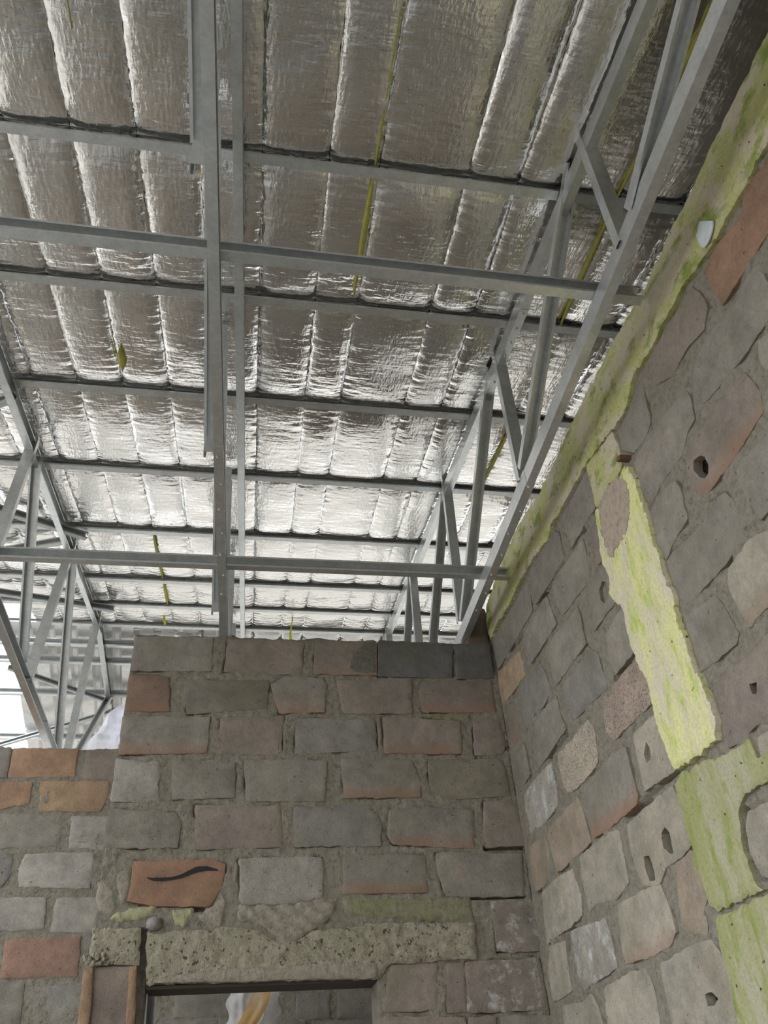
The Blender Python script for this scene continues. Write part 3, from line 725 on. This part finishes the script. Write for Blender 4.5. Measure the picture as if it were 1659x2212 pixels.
# mortar smears
SMOBJ = [('ridge', M_SMEAR, .016, (70, 95, .0065), .016, 'mortar_smear'), ('moss', M_MOSS, .010, None, .02, 'mossy_mortar'), ('yg', M_SMEAR_Y, .012, (60, -60, .002), .02, 'mortar_smear'),
         ('yg2', M_SMEAR_Y, .014, (160, 40, .0018), .014, 'mortar_smear'), ('sm', M_SMEAR, .012, (-160, 190, .0016), .012, 'mortar_smear'), ('sm2', M_SMEAR, .012, None, .02, 'mortar_smear'),
         ('dk', M_MORTAR_D, .012, None, .015, 'mortar_smear'), ('dk2', M_MOSS, .014, None, .015, 'mossy_mortar'), ('jl', M_SMEAR, .008, None, .02, 'mortar_smear')]
for i, (k, mt, pr, rg, inn, nm) in enumerate(SMOBJ):
    slab(nm, SMEARS[k], front3, mt, wall_front, proud=pr * .62, depth=.01, step=.012, jit=.004, inner=inn, edge=.009, drop=.009, amp=.0012 if rg else .003, fr=18, seed=20 + i, ridge=rg)
# covered block in the second course
# crumb of mortar and pebble
CR = []
for i in range(26):
    u = CRUMB[0][0] + (CRUMB[3][0] - CRUMB[0][0]) * rng.random()
    v = CRUMB[0][1] + .035 * rng.random()
    CR.append((u, v, .006 + .007 * rng.random()))


def blobs(name, items, to3, mat, parent, h0=.02):
    V, F = [], []
    for (u, v, r) in items:
        n0 = len(V)
        c = np.array(to3(u, v, h0))
        rr = 6
        pts = [(0, 0, 1)] + [(math.cos(a * math.tau / rr) * .85, math.sin(a * math.tau / rr) * .85, z) for z in (.45, -.45) for a in range(rr)] + [(0, 0, -1)]
        for p in pts:
            V.append(c + np.array(p) * r * rng.uniform(.75, 1.25))
        for a in range(rr):
            b = (a + 1) % rr
            F += [(n0, n0 + 1 + a, n0 + 1 + b), (n0 + 1 + a, n0 + 7 + a, n0 + 7 + b, n0 + 1 + b), (n0 + 13, n0 + 7 + b, n0 + 7 + a)]
    return mesh_obj(name, V, F, mat, parent, smooth=True)


tag(blobs('mortar_crumbs', CR, front3, M_LINTEL, wall_front, .03), kind='stuff')
blobs('pebble', [(PEBBLE[0], PEBBLE[1], .032)], front3, M_BLOCK, wall_front, .008).color = (.34, .3, .29, 1)
# charcoal squiggle drawn on the orange block
V, F = [], []
for i, (u, v) in enumerate(SQUIGGLE):
    w = [.002, .006, .007, .006, .007, .009, .011, .009, .003][i]
    V += [front3(u - w * .3, v + w, .0122), front3(u + w * .3, v - w, .0122)]
    if i: F.append((2 * i - 2, 2 * i, 2 * i + 1, 2 * i - 1))
sq = mesh_obj('charcoal_mark', V, F, M_BLACK, wall_front)
sq['label'] = 'black wavy line drawn on the orange block'

# ---------------------------------------------------------------- back wall, past the front wall on the left
usb = np.arange(-2.9, 1.40, .03)
vsb = np.concatenate([np.arange(0, 1.8, .15), np.arange(1.8, 3.655, .02)])
wall_back = wall_grid('wall_back', M_MORTAR, usb, vsb, back3, [], [], top=lambda u: 3.672 + .004 * fbm(u, 1, 1, 8, 2), thick=.15, seed=4)
tag(wall_back, kind='structure')
lay_blocks(BACK, wall_back, back3, 2, .004)

# ---------------------------------------------------------------- right wall
usr = np.concatenate([np.arange(-4.0, .6, .15), np.arange(.6, 4.30, .0105)])
vsr = np.concatenate([np.arange(0, 1.5, .12), np.arange(1.5, 3.70, .0105)])
wall_right = wall_grid('wall_right', M_MORTAR, usr, vsr, right3, HOLES, RCRACKS, blocks=RIGHT, top=lambda u: 3.80, thick=.17, deep=.15, seed=2)
# right3 mirrors the winding
wall_right.data.flip_normals()
tag(wall_right, kind='structure')
lay_blocks(RIGHT, wall_right, right3, 3, .004)


def overlaps(rect, polys):
    (a, b), (c, d) = rect
    g = np.array([(a + (c - a) * i / 6, b + (d - b) * j / 4) for i in range(7) for j in range(5)])
    for p in polys:
        p = np.asarray(p)
        if p[:, 0].max() < a - .012 or p[:, 0].min() > c + .012 or p[:, 1].max() < b - .012 or p[:, 1].min() > d + .012:
            continue
        if in_poly(g, p).any() or (dist_poly(g, p) < .012).any():
            return True
        if ((p[:, 0] > a - .01) & (p[:, 0] < c + .01) & (p[:, 1] > b - .01) & (p[:, 1] < d + .01)).any():
            return True
    return False


def fill_courses(u0, u1, z0, z1, base, taken, seed):
    rnd = random.Random(seed)
    out = []
    z = base
    row = 0
    while z < z1:
        if z >= z0:
            u = u0 + (.2 if row % 2 else 0)
            while u < u1:
                r_ = ((u, z + .008), (min(u + .392, u1), z + .203))
                if r_[1][0] - r_[0][0] > .1 and not overlaps(r_, taken):
                    out.append((rnd.choice(['g', 'w', 't', 'g', 'l']), [(r_[0][0], r_[0][1]), (r_[1][0], r_[0][1]), (r_[1][0], r_[1][1]), (r_[0][0], r_[1][1])]))
                u += .412
        z += .215
        row += 1
    return out


taken = [p for k, p in RIGHT] + list(SLABS.values())
lay_blocks(fill_courses(-.9, 3.88, .88, 3.55, .24, taken, 3), wall_right, right3, 7, .004)
taken = [p for k, p in BACK]
lay_blocks(fill_courses(-2.86, 1.38, .8, 3.64, .013, taken, 4), wall_back, back3, 8, .004)
b1 = slab('concrete_beam', SLABS['beam'], right3, M_BEAM, wall_right, proud=.022, depth=.05, step=.014, jit=.004, inner=.03, edge=.009, drop=.006, amp=.005, fr=10, seed=40)
b1['label'] = 'ring beam stained yellow-green with algae'
slab('concrete_column', SLABS['col1'], right3, M_BEAM, wall_right, proud=.018, depth=.03, step=.02, jit=.003, inner=.03, edge=.012, drop=.008, amp=.004, fr=12, seed=41)
c2 = slab('concrete_column', SLABS['col2'], right3, M_COL, wall_right, proud=.026, depth=.03, step=.011, jit=.0042, inner=.018, edge=.009, drop=.006, amp=.006, fr=12, seed=42)
c2['label'] = 'bright yellow-green column strip'
slab('bare_patch', PATCH, right3, M_PATCH, wall_right, proud=.031, depth=-.02, step=.010, jit=.0075, inner=.02, edge=.006, drop=.004, amp=.004, fr=12, seed=47)
slab('concrete_column', SLABS['col3'], right3, M_COLD, wall_right, proud=.016, depth=.03, step=.012, jit=.0035, inner=.022, edge=.007, drop=.005, amp=.004, fr=12, seed=43)
slab('concrete_column', SLABS['col4'], right3, M_COLD, wall_right, proud=.018, depth=.03, step=.02, jit=.003, inner=.03, edge=.012, drop=.01, amp=.004, fr=12, seed=44)
sc = slab('paper_scrap', WHITE_SCRAP, right3, M_WHITE, wall_right, proud=.032, depth=-.026, step=.012, jit=.0006, edge=.004, drop=.002, amp=.001, seed=45)
slab('wood_chip', CHIP, right3, M_WOOD, wall_right, proud=.05, depth=0, step=.02, jit=.001, edge=.004, drop=.003, seed=46)
# top cap above the beam
tag(box('trim_1', (X1 + .002, -4.0, 3.80), (X1 + .148, 4.28, 3.905), M_MORTAR), kind='structure')
# broken block behind the corner
st = slab('brick', [(1.26, 3.70), (1.27, 3.80), (1.30, 3.93), (1.345, 3.955), (1.392, 3.955), (1.392, 3.70)], lambda u, v, h: (u, YF + .03 - h, v), M_BLOCK, wall_front, proud=0, depth=.12, step=.03, jit=.004, seed=50, color=(.2, .15, .115))

# rear and left surroundings, out of view
tag(box('wall_unseen_rear', (-3.2, -4.15, 0), (3.45, -4.0, 2.9), M_MORTAR), kind='structure')  # unseen wall added, its height chosen for how much light it lets past


tag(box('wall_side', (3.3, -2.6, 0), (3.45, 7.5, 4.6), M_MORTAR), kind='structure')

# ---------------------------------------------------------------- roof steelwork
def section(name, p0, p1, h, w, mat, parent=None, upv=(0, 0, 1), lip=.010, t=.0022, flip=False):
    """cold-formed lipped channel from p0 to p1; h along upv, opening towards +side (or -side when flipped)"""
    p0, p1 = Vector(p0), Vector(p1)
    d = (p1 - p0).normalized()
    upv = Vector(upv)
    side = d.cross(upv).normalized()
    u = side.cross(d).normalized()
    if flip: side = -side
    a, b = h / 2, w / 2
    prof = [(b, a - lip), (b, a), (-b, a), (-b, -a), (b, -a), (b, -a + lip), (b - t, -a + lip), (b - t, -a + t), (-b + t, -a + t), (-b + t, a - t), (b - t, a - t), (b - t, a - lip)]
    V = []
    c = (p0 + p1) / 2
    for p in (p0, p1):
        for s, q in prof:
            V.append(p + side * s + u * q - c)
    n = len(prof)
    F = [(i, (i + 1) % n, n + (i + 1) % n, n + i) for i in range(n)]
    if flip: F = [f[::-1] for f in F]
    for k in (0, n):
        for q in ((0, 1, 10, 11), (1, 2, 9, 10), (2, 3, 8, 9), (3, 4, 7, 8), (4, 5, 6, 7)):
            F.append(tuple(k + i for i in q))
    o = mesh_obj(name, V, F, mat, None, loc=c)
    if parent:
        o.parent = parent
        o.location = c - parent.location
    return o


def bolt_mesh():
    V, F = [], []
    for z, r in ((0, .006), (.004, .006), (.004, .0035), (.007, .0025)):
        for a in range(6):
            V.append((r * math.cos(a * math.tau / 6), r * math.sin(a * math.tau / 6), z))
    for k in range(3):
        for a in range(6):
            b = (a + 1) % 6
            F.append((k * 6 + a, k * 6 + b, k * 6 + 6 + b, k * 6 + 6 + a))
    F.append((18, 19, 20, 21, 22, 23))
    return V, F


BM = None


def bolt(loc, normal, parent):
    global BM
    if BM is None:
        V, F = bolt_mesh()
        BM = bpy.data.meshes.new('bolt')
        BM.from_pydata(V, [], F)
        BM.materials.append(M_STEEL)
    o = bpy.data.objects.new('bolt', BM)
    COL.objects.link(o)
    o.parent = parent
    o.location = Vector(loc) - parent.location
    o.rotation_euler = Vector(normal).to_track_quat('Z', 'Y').to_euler()


def truss(key, label, ys, ynear, yfar, webs, tdx=0.0):
    X = lambda y: CHORD_X(key, y)
    T = lambda y: CHORD_X(key, y) + tdx
    root = empty('roof_truss', (X(3.0), 3.0, 3.80))
    tag(root, label, 'truss', 'galvanised roof trusses')
    segs = ys
    # bottom chord in overlapping lengths
    for i, (a, b, s) in enumerate(segs):
        section('bottom_chord', (X(a), a, 3.80), (X(b), b, 3.80), .076 + s, .036 + s, M_STEEL, root)
    off = -.073
    for i, (a, b, s) in enumerate([(ynear, 2.55, 0), (2.25, 5.0, .004), (4.8, 6.60, 0)]):
        section('top_chord', (T(a), a, ROOF(a) + off), (T(b), b, ROOF(b) + off), .074 + s, .036 + s, M_STEEL, root)
    section('top_chord', (T(6.56), 6.56, ROOF(6.58) + off), (T(yfar), yfar, ROOF(yfar) + off), .078, .043, M_STEEL, root)
    for i, (p, q) in enumerate(webs):
        section('web_member', p, q, .055, .038, M_STEEL, root, upv=(1, 0, 0) if i % 2 else (-1, 0, 0))
    return root


def std_webs(key, y0, n, dx=0.0):
    X = lambda y: CHORD_X(key, y) + dx
    out = []
    for k in range(n):
        y = y0 + 1.25 * k
        if y < 6.5:
            out.append(((X(y), y, ROOF(y) - .07), (X(y), y + .02, 3.82)))
            yn = y + 1.22
            if yn < 6.6:
                out.append(((X(y) + .004, y + .09, ROOF(y) - .08), (X(yn) + .004, yn - .03, 3.83)))
    return out


segA = [(-1.2, 2.60, 0), (2.50, 5.2, .004), (5.1, 9.8, 0)]
tA = truss('a', 'galvanised roof truss crossing overhead over the middle of the block wall', segA, -1.2, 9.8, std_webs('a', .10, 6, -.038), tdx=.045)
webB_full = [((1.12, -.45, 4.10), (1.125, .10, 3.83)), ((1.13, .23, 4.21), (1.165, 1.33, 3.83))] + [WEB_B[i] for i in (1, 2, 3, 4, 5)]
webB_full += [((1.262, 3.995, 4.83), (1.302, 5.16, 3.84)), ((1.300, 5.16, 5.03), (1.300, 5.20, 3.84)), ((1.302, 5.24, 5.03), (1.34, 6.38, 3.84)), ((1.34, 6.40, 5.24), (1.342, 6.42, 3.84))]
tB = truss('b', 'galvanised roof truss beside the yellow-green ring beam', [(-1.2, 2.72, 0), (2.60, 5.4, .004), (5.3, 9.8, 0)], -1.2, 9.8, webB_full)
tC = truss('c', 'galvanised roof truss passing over the lower left block wall', [(-1.2, 2.6, 0), (2.5, 5.4, .004), (5.3, 9.8, 0)], -1.2, 9.8,
           WEB_C[:1] + WEB_C[1:] + [((-1.2, 2.55, 4.60), (-1.19, 3.50, 3.83)), ((-1.2, 2.50, 4.6), (-1.2, 2.52, 3.83))])
for k in range(7):
    y = 2.56 + k * .17
    bolt((CHORD_X('a', y) - .004 + .012 * (k % 2), y, 3.7595), (0, 0, -1), tA)
    bolt((CHORD_X('b', y + .06) - .006 + .012 * (k % 2), y + .06, 3.7595), (0, 0, -1), tB)
for k in range(6):
    y = 2.28 + k * .1
    bolt((CHORD_X('a', y), y, ROOF(y) - .1135), (0, 0, -1), tA)
    bolt((CHORD_X('b', y), y, ROOF(y) - .1135), (0, 0, -1), tB)


def purlin(y, x0, x1, label, tilt=0.0, h=.042):
    z = ROOF(y) - .010
    root = empty('purlin', ((x0 + x1) / 2, y, z - h / 2))
    tag(root, label, 'purlin', 'purlins under the foil')
    section('channel', (x0, y, z), (x1, y + tilt, z), h, .040, M_STEEL, root, flip=False)
    # web stiffener groove along the back of the channel
    V = []
    F = []
    for i, x in enumerate((x0 + .005, x1 - .005)):
        yy = y + (tilt if i else 0) + .0165
        V += [Vector((x, yy, z + .009)) - root.location, Vector((x, yy - .006, z + .004)) - root.location, Vector((x, yy - .006, z - .004)) - root.location, Vector((x, yy, z - .009)) - root.location]
    for k in range(3):
        F.append((k, k + 1, k + 5, k + 4))
    mesh_obj('stiffener', V, F, M_STEEL_D, root)
    return root


PY = [.67, 1.70, 2.45, 3.21, 4.00, 4.80, 5.62, 6.13]
PLAB = ['nearest galvanised purlin, seen only at the top right corner', 'galvanised purlin under the foil, topmost long one across the picture',
        'galvanised purlin under the foil just behind the long loose tie bar', 'galvanised purlin under the foil, third long one from the top',
        'galvanised purlin under the foil, fourth long one from the top', 'galvanised purlin under the foil, fifth long one, just above the far tie bar',
        'galvanised purlin under the foil just below the far tie bar', 'galvanised purlin under the foil next to the ridge']
for i, (y, lb) in enumerate(zip(PY, PLAB)):
    purlin(y, -2.75, 3.25, lb, -.02)
purlin(6.575, -2.75, 3.25, 'galvanised ridge purlin where the silver foil ends raggedly', 0, .042)
# far slope purlins
for i, (y, lb) in enumerate([(6.88, 'far-slope purlin close below the tops of the corrugated ribs'), (7.13, 'far-slope purlin, second below the corrugated rib tops'),
                             (7.62, 'far-slope purlin halfway down the corrugated sheeting'), (8.36, 'far-slope purlin just above the lower block wall')]):
    y -= .08
    z = ROOF(y) - .045
    o = section('purlin', (-2.75, y, z), (3.25, y, z), .06, .04, M_STEEL)
    tag(o, lb, 'purlin', 'purlins of the far slope')

# diagonal braces under the left part of the roof
BR = [((-1.75, 4.33, 4.946 - .075), (-1.03, 4.81, 5.024 - .075)), ((-1.85, 5.21, 5.09 - .075), (-1.17, 4.88, 5.035 - .075)), ((-1.9, 5.80, 5.185 - .075), (-.98, 6.09, 5.232 - .075)),
      ((-1.50, 3.49, 4.81 - .075), (-1.19, 3.27, 4.773 - .075))]
BL = ['steel diagonal brace on the left rising to the truss above the tie bar', 'steel diagonal brace on the left dropping below the tie bar level',
      'steel diagonal brace on the left reaching the ridge bay', 'short steel diagonal brace at the left edge beside the truss']
for (p, q), lb in zip(BR, BL):
    o = section('diagonal_brace', p, q, .05, .035, M_STEEL_D)
    tag(o, lb, 'brace', 'diagonal roof braces')
for (p, q), lb in zip([((-1.95, 7.08, 5.12), (-1.10, 7.58, 5.035)), ((-2.4, 8.38, 4.88), (-1.0, 7.66, 5.02))],
                      ['diagonal brace sloping down under the corrugated sheeting', 'diagonal brace sloping up under the corrugated sheeting']):
    o = section('diagonal_brace', p, q, .045, .03, M_STEEL_D)
    tag(o, lb, 'brace', 'diagonal roof braces')

# tie bars lying on the bottom chords
o = section('tie_bar', (-2.9, 1.668, 3.870), (1.345, 1.676, 3.870), .060, .038, M_STEEL)
tag(o, 'long galvanised tie bar across the trusses, ending free at the yellow beam', 'tie bar', 'tie bars on the bottom chords')
o = section('tie_bar', (-2.9, 3.50, 3.870), (1.375, 3.45, 3.870), .060, .038, M_STEEL)
tag(o, 'far galvanised tie bar crossing the trusses just above the block wall', 'tie bar', 'tie bars on the bottom chords')

# ---------------------------------------------------------------- ceiling: foil panels between purlins and seams
ceiling = empty('ceiling', (0, 3, 5.0))
tag(ceiling, kind='structure')
SEAM = [-2.75, -2.30, -2.07, -1.83, -1.60, -1.37, -1.15, -.925, -.695, -.46, -.235, -.005, .25, .445, .79, 1.0, 1.195, 1.43, 1.70, 1.95, 2.35, 2.8, 3.25]


def seam_x(k, y):
    return SEAM[k] + .031 * (y - 1.70)


def foil_panel(k, y0, y1, seed, zfun, sag=.019, nu=26, nv=34, lift=.014):
    rnd = random.Random(seed)
    s = sag * rnd.uniform(.4, 1.3)
    bay = .018
    V, F = [], []
    L0, L1 = rnd.uniform(.7, 1.3), rnd.uniform(.7, 1.3)
    sk = rnd.uniform(-.25, .25)
    # denser columns and rows near the edges
    e = lambda t: .5 - .5 * math.copysign(abs(1 - 2 * t) ** .72, 1 - 2 * t)
    ue = [e(i / nu) for i in range(nu + 1)]
    ve = [e(j / nv) for j in range(nv + 1)]
    for j in range(nv + 1):
        v = ve[j]
        y = y0 + (y1 - y0) * v
        xa, xb = seam_x(k, y), seam_x(k + 1, y)
        w = xb - xa
        for i in range(nu + 1):
            u = ue[i]
            x = xa + w * u
            pu = 1 - abs(2 * u - 1) ** 3.2
            pv = 1 - abs(2 * v - 1) ** 3.0
            d = bay * pv ** .6 + s * pu ** .8 * pv ** .6 * (1 + sk * (v - .5))
            du, dv = min(u, 1 - u) * w, min(v, 1 - v) * (y1 - y0)
            cr = math.exp(-du / .045) * (L0 if u < .5 else L1)
            cr2 = math.exp(-dv / .035)
            nn = noise.noise(Vector((x * 9, y * 46, seed)))
            nm = noise.noise(Vector((x * 55, y * 9, seed + 3)))
            ng = noise.noise(Vector((x * 4, y * 5, seed * .7)))
            fade = min(1, du / .008) * min(1, dv / .006)
            d += (.0085 * nn * cr + .007 * nm * cr2) * min(1, dv / .006) + .010 * ng * pu * pv + .0035 * math.exp(-du / .02) * -1.0
            V.append((x, y, zfun(y) + lift - d))
    n = nu + 1
    for j in range(nv):
        for i in range(nu):
            a = j * n + i
            F.append((a, a + n, a + n + 1, a + 1))
    c = Vector(((seam_x(k, y0) + seam_x(k + 1, y0)) / 2, (y0 + y1) / 2, zfun((y0 + y1) / 2)))
    V = [Vector(p) - c for p in V]
    o = mesh_obj('foil_panel', V, F, M_FOIL, ceiling, smooth=True, loc=c - ceiling.location)
    return o


ROWS = [-2.35, -1.6, -.85, -.1] + PY + [6.575]
sd = 0
for r_ in range(len(ROWS) - 1):
    y0, y1 = ROWS[r_], ROWS[r_ + 1]
    for k in range(len(SEAM) - 1):
        sd += 1
        if r_ == len(ROWS) - 2 and k < 3:
            continue          # the opening to the sky beside the ridge
        near = r_ >= 3
        foil_panel(k, y0 + .002, y1 - .002, sd, ROOF, nu=28 if near else 10, nv=58 if near else 12)
# dark seam wires between panels
sr = [s for s in range(1, len(SEAM) - 1)]
for k in sr:
    V, F = [], []
    ys_ = np.linspace(-2.3, 6.55, 120)
    for i, y in enumerate(ys_):
        x = seam_x(k, y) + .0012 * math.sin(i * 1.7 + k)
        z = ROOF(y) + .0125
        w = .0028
        for a in range(4):
            V.append((x + w * math.cos(a * math.pi / 2) - 0, y, z + w * math.sin(a * math.pi / 2)))
        if i:
            for a in range(4):
                b = (a + 1) % 4
                F.append((4 * i - 4 + a, 4 * i - 4 + b, 4 * i + b, 4 * i + a))
    V = [Vector(p) - ceiling.location for p in V]
    mesh_obj('seam_wire', V, F, M_BLACK, ceiling)


# yellow glass wool showing through torn seams
def wool(x0, y0, x1, y1, w, drop=.012):
    V, F = [], []
    n = 24
    for i in range(n + 1):
        t = i / n
        y = y0 + (y1 - y0) * t
        x = x0 + (x1 - x0) * t
        ww = w * (math.sin(math.pi * t) ** .6) * (1 + .3 * noise.noise(Vector((0, y * 20, 5)))) + .001
        z = ROOF(y) + .014 - drop
        V += [(x - ww, y, z + .008), (x - ww * .2, y, z - .006), (x + ww, y, z + .008), (x, y, z + .02)]
        if i:
            a = 4 * i
            for q in range(4):
                F.append((a - 4 + q, a - 4 + (q + 1) % 4, a + (q + 1) % 4, a + q))
    V = [Vector(p) - ceiling.location for p in V]
    o = mesh_obj('glass_wool', V, F, M_YELLOW, ceiling, smooth=True)


wool(.400, .75, .425, 1.69, .014, .022)
wool(.425, 1.72, .440, 2.36, .013, .030)
wool(1.405, .75, 1.410, 1.68, .012, .03)
wool(1.415, 1.75, 1.455, 2.43, .012, .03)
wool(1.48, 3.25, 1.50, 3.95, .010, .03)
wool(-.600, 4.86, -.575, 5.6, .012, .03)
wool(-.570, 5.65, -.565, 6.10, .012, .03)
wool(-.632, 2.86, -.632, 3.03, .016, .05)
wool(-.63, .8, -.63, 1.3, .006, .03)


# ---------------------------------------------------------------- far slope: corrugated sheets and ragged foil
def corrugated(x0, x1, xs, y0, y1, lift, mat, parent, pitch=.185):
    V, F = [], []
    prof = []
    x = x0
    while x < x1:
        for dx, dz in ((0, 0), (.105, 0), (.128, .034), (.162, .034)):
            if x + dx <= x1: prof.append((x + dx, dz))
        x += pitch
    for j, y in enumerate((y0, y1)):
        for (x, dz) in prof:
            V.append((x + (xs if j else 0), y, ROOF(y) + lift + dz))
    n = len(prof)
    for i in range(n - 1):
        F.append((i, i + 1, n + i + 1, n + i))
    c = Vector(((x0 + x1) / 2, (y0 + y1) / 2, ROOF((y0 + y1) / 2)))
    V = [Vector(p) - c for p in V]
    o = mesh_obj('metal_sheet', V, F, mat, parent, loc=c - parent.location)
    s = o.modifiers.new('thickness', 'SOLIDIFY')
    s.thickness = .0012
    return o


corr = empty('corrugated_roof', (-.9, 8, 5.0))
tag(corr, kind='structure')
corrugated(-1.91, -.865, -.16, 6.64, 10.4, .012, M_SHEET, corr)
corrugated(-.83, 3.3, -.02, 6.66, 10.4, .030, M_SHEET, corr)
# outer metal sheets above the foil
corrugated(-2.75, 3.3, .15, -2.35, 6.12, .13, M_SHEET, corr)
corrugated(-1.62, 3.3, .05, 6.10, 6.60, .13, M_SHEET, corr)
for k in range(10, len(SEAM) - 1):
    foil_panel(k, 6.60, 7.35, 900 + k, ROOF, .03, 20, 24, .015)
foil_panel(6, 6.60, 9.9, 949, ROOF, .02, 10, 40, .045)
foil_panel(7, 6.60, 9.9, 950, ROOF, .02, 10, 40, .045)
foil_panel(8, 6.60, 9.9, 951, ROOF, .02, 10, 40, .045)


# ---------------------------------------------------------------- loose things
def sheet_mesh(name, grid, mat, smooth=True, parent=None):
    nv, nu = len(grid), len(grid[0])
    V = [p for row in grid for p in row]
    F = [(j * nu + i, j * nu + i + 1, (j + 1) * nu + i + 1, (j + 1) * nu + i) for j in range(nv - 1) for i in range(nu - 1)]
    return mesh_obj(name, V, F, mat, parent, smooth=smooth)


def ribbon(x, y, z0, z1, lean, label):
    g = []
    for j in range(13):
        t = j / 12
        z = z0 + (z1 - z0) * t
        cx = x + lean * t + .006 * math.sin(t * 7)
        a = 1.2 * math.sin(t * 4)
        g.append([(cx - .011 * math.cos(a), y - .011 * math.sin(a), z), (cx + .011 * math.cos(a), y + .011 * math.sin(a), z)])
    o = sheet_mesh('ribbon', g, M_RIBBON)
    s = o.modifiers.new('thickness', 'SOLIDIFY')
    s.thickness = .001
    tag(o, label, 'ribbon', 'yellow ribbons hanging by the ridge')


ribbon(.475, 6.30, 5.33, 5.00, -.01, 'bright yellow ribbon hanging above the middle of the block wall')
ribbon(-.615, 6.40, 5.38, 5.21, .02, 'bright yellow ribbon hanging near the ridge left of the middle truss')
ribbon(-1.975, 6.00, 5.24, 5.09, .05, 'bright yellow ribbon at the left edge beside the white sky')


def crumple(name, cx, cy, cz, w, h, seed, mat, label, cat, outline, amp=.05, nu=36, nv=30):
    g = []
    for j in range(nv + 1):
        t = j / nv
        row = []
        l, r = outline(t)
        for i in range(nu + 1):
            s = i / nu
            x = cx + (l + (r - l) * s) * w
            z = cz + h * (1 - t)
            n1 = noise.noise(Vector((x * 9, z * 5, seed)))
            n2 = noise.noise(Vector((x * 26, z * 11, seed + 2)))
            y = cy + amp * n1 * 1.6 + amp * .5 * n2 + amp * .6 * math.sin(s * 9 + seed)
            row.append((x, y, z + .02 * n1))
        g.append(row)
    o = sheet_mesh(name, g, mat)
    tag(o, label, cat)
    return o


crumple('plastic_sheet', -.90, 5.44, 3.675, .33, .40, 3, M_FILM, 'clear plastic sheet lying bunched on the low wall against the block wall end', 'plastic sheet',
        lambda t: (.62 - .72 * t ** .7 + .04 * math.sin(t * 14), 1.05), .05)
bagr = crumple('plastic_bag', 0.06, 4.95, 1.95, .29, .33, 5, M_BAG, 'crumpled white plastic bag hanging in the door opening', 'plastic bag',
               lambda t: (.05 - .45 * max(0, t - .4) + .06 * math.sin(t * 15), 1.0 - .18 * t + .04 * math.sin(t * 18)), .05)
g = []
for j in range(13):
    t = j / 12
    g.append([(.185 + .10 * s / 5 - .11 * t + .02 * math.sin(t * 5) + .0, 4.86 - .012 * math.sin(s * 1.6 + t * 3), 2.26 - .30 * t) for s in range(6)])
bo = sheet_mesh('orange_fold', g, M_BAGO, parent=bagr)
g = []
for j in range(15):
    t = j / 14
    g.append([(-.36 + .09 * s / 7 + .02 * t, 4.6 - .02 * math.sin(s * 1.9 + t), 2.24 - .5 * t - .05 * (s / 7 - .5) ** 2) for s in range(8)])
o = sheet_mesh('tarpaulin', g, M_TARP)
tag(o, 'dark grey tarpaulin strip hanging at the left side of the door opening', 'tarpaulin')
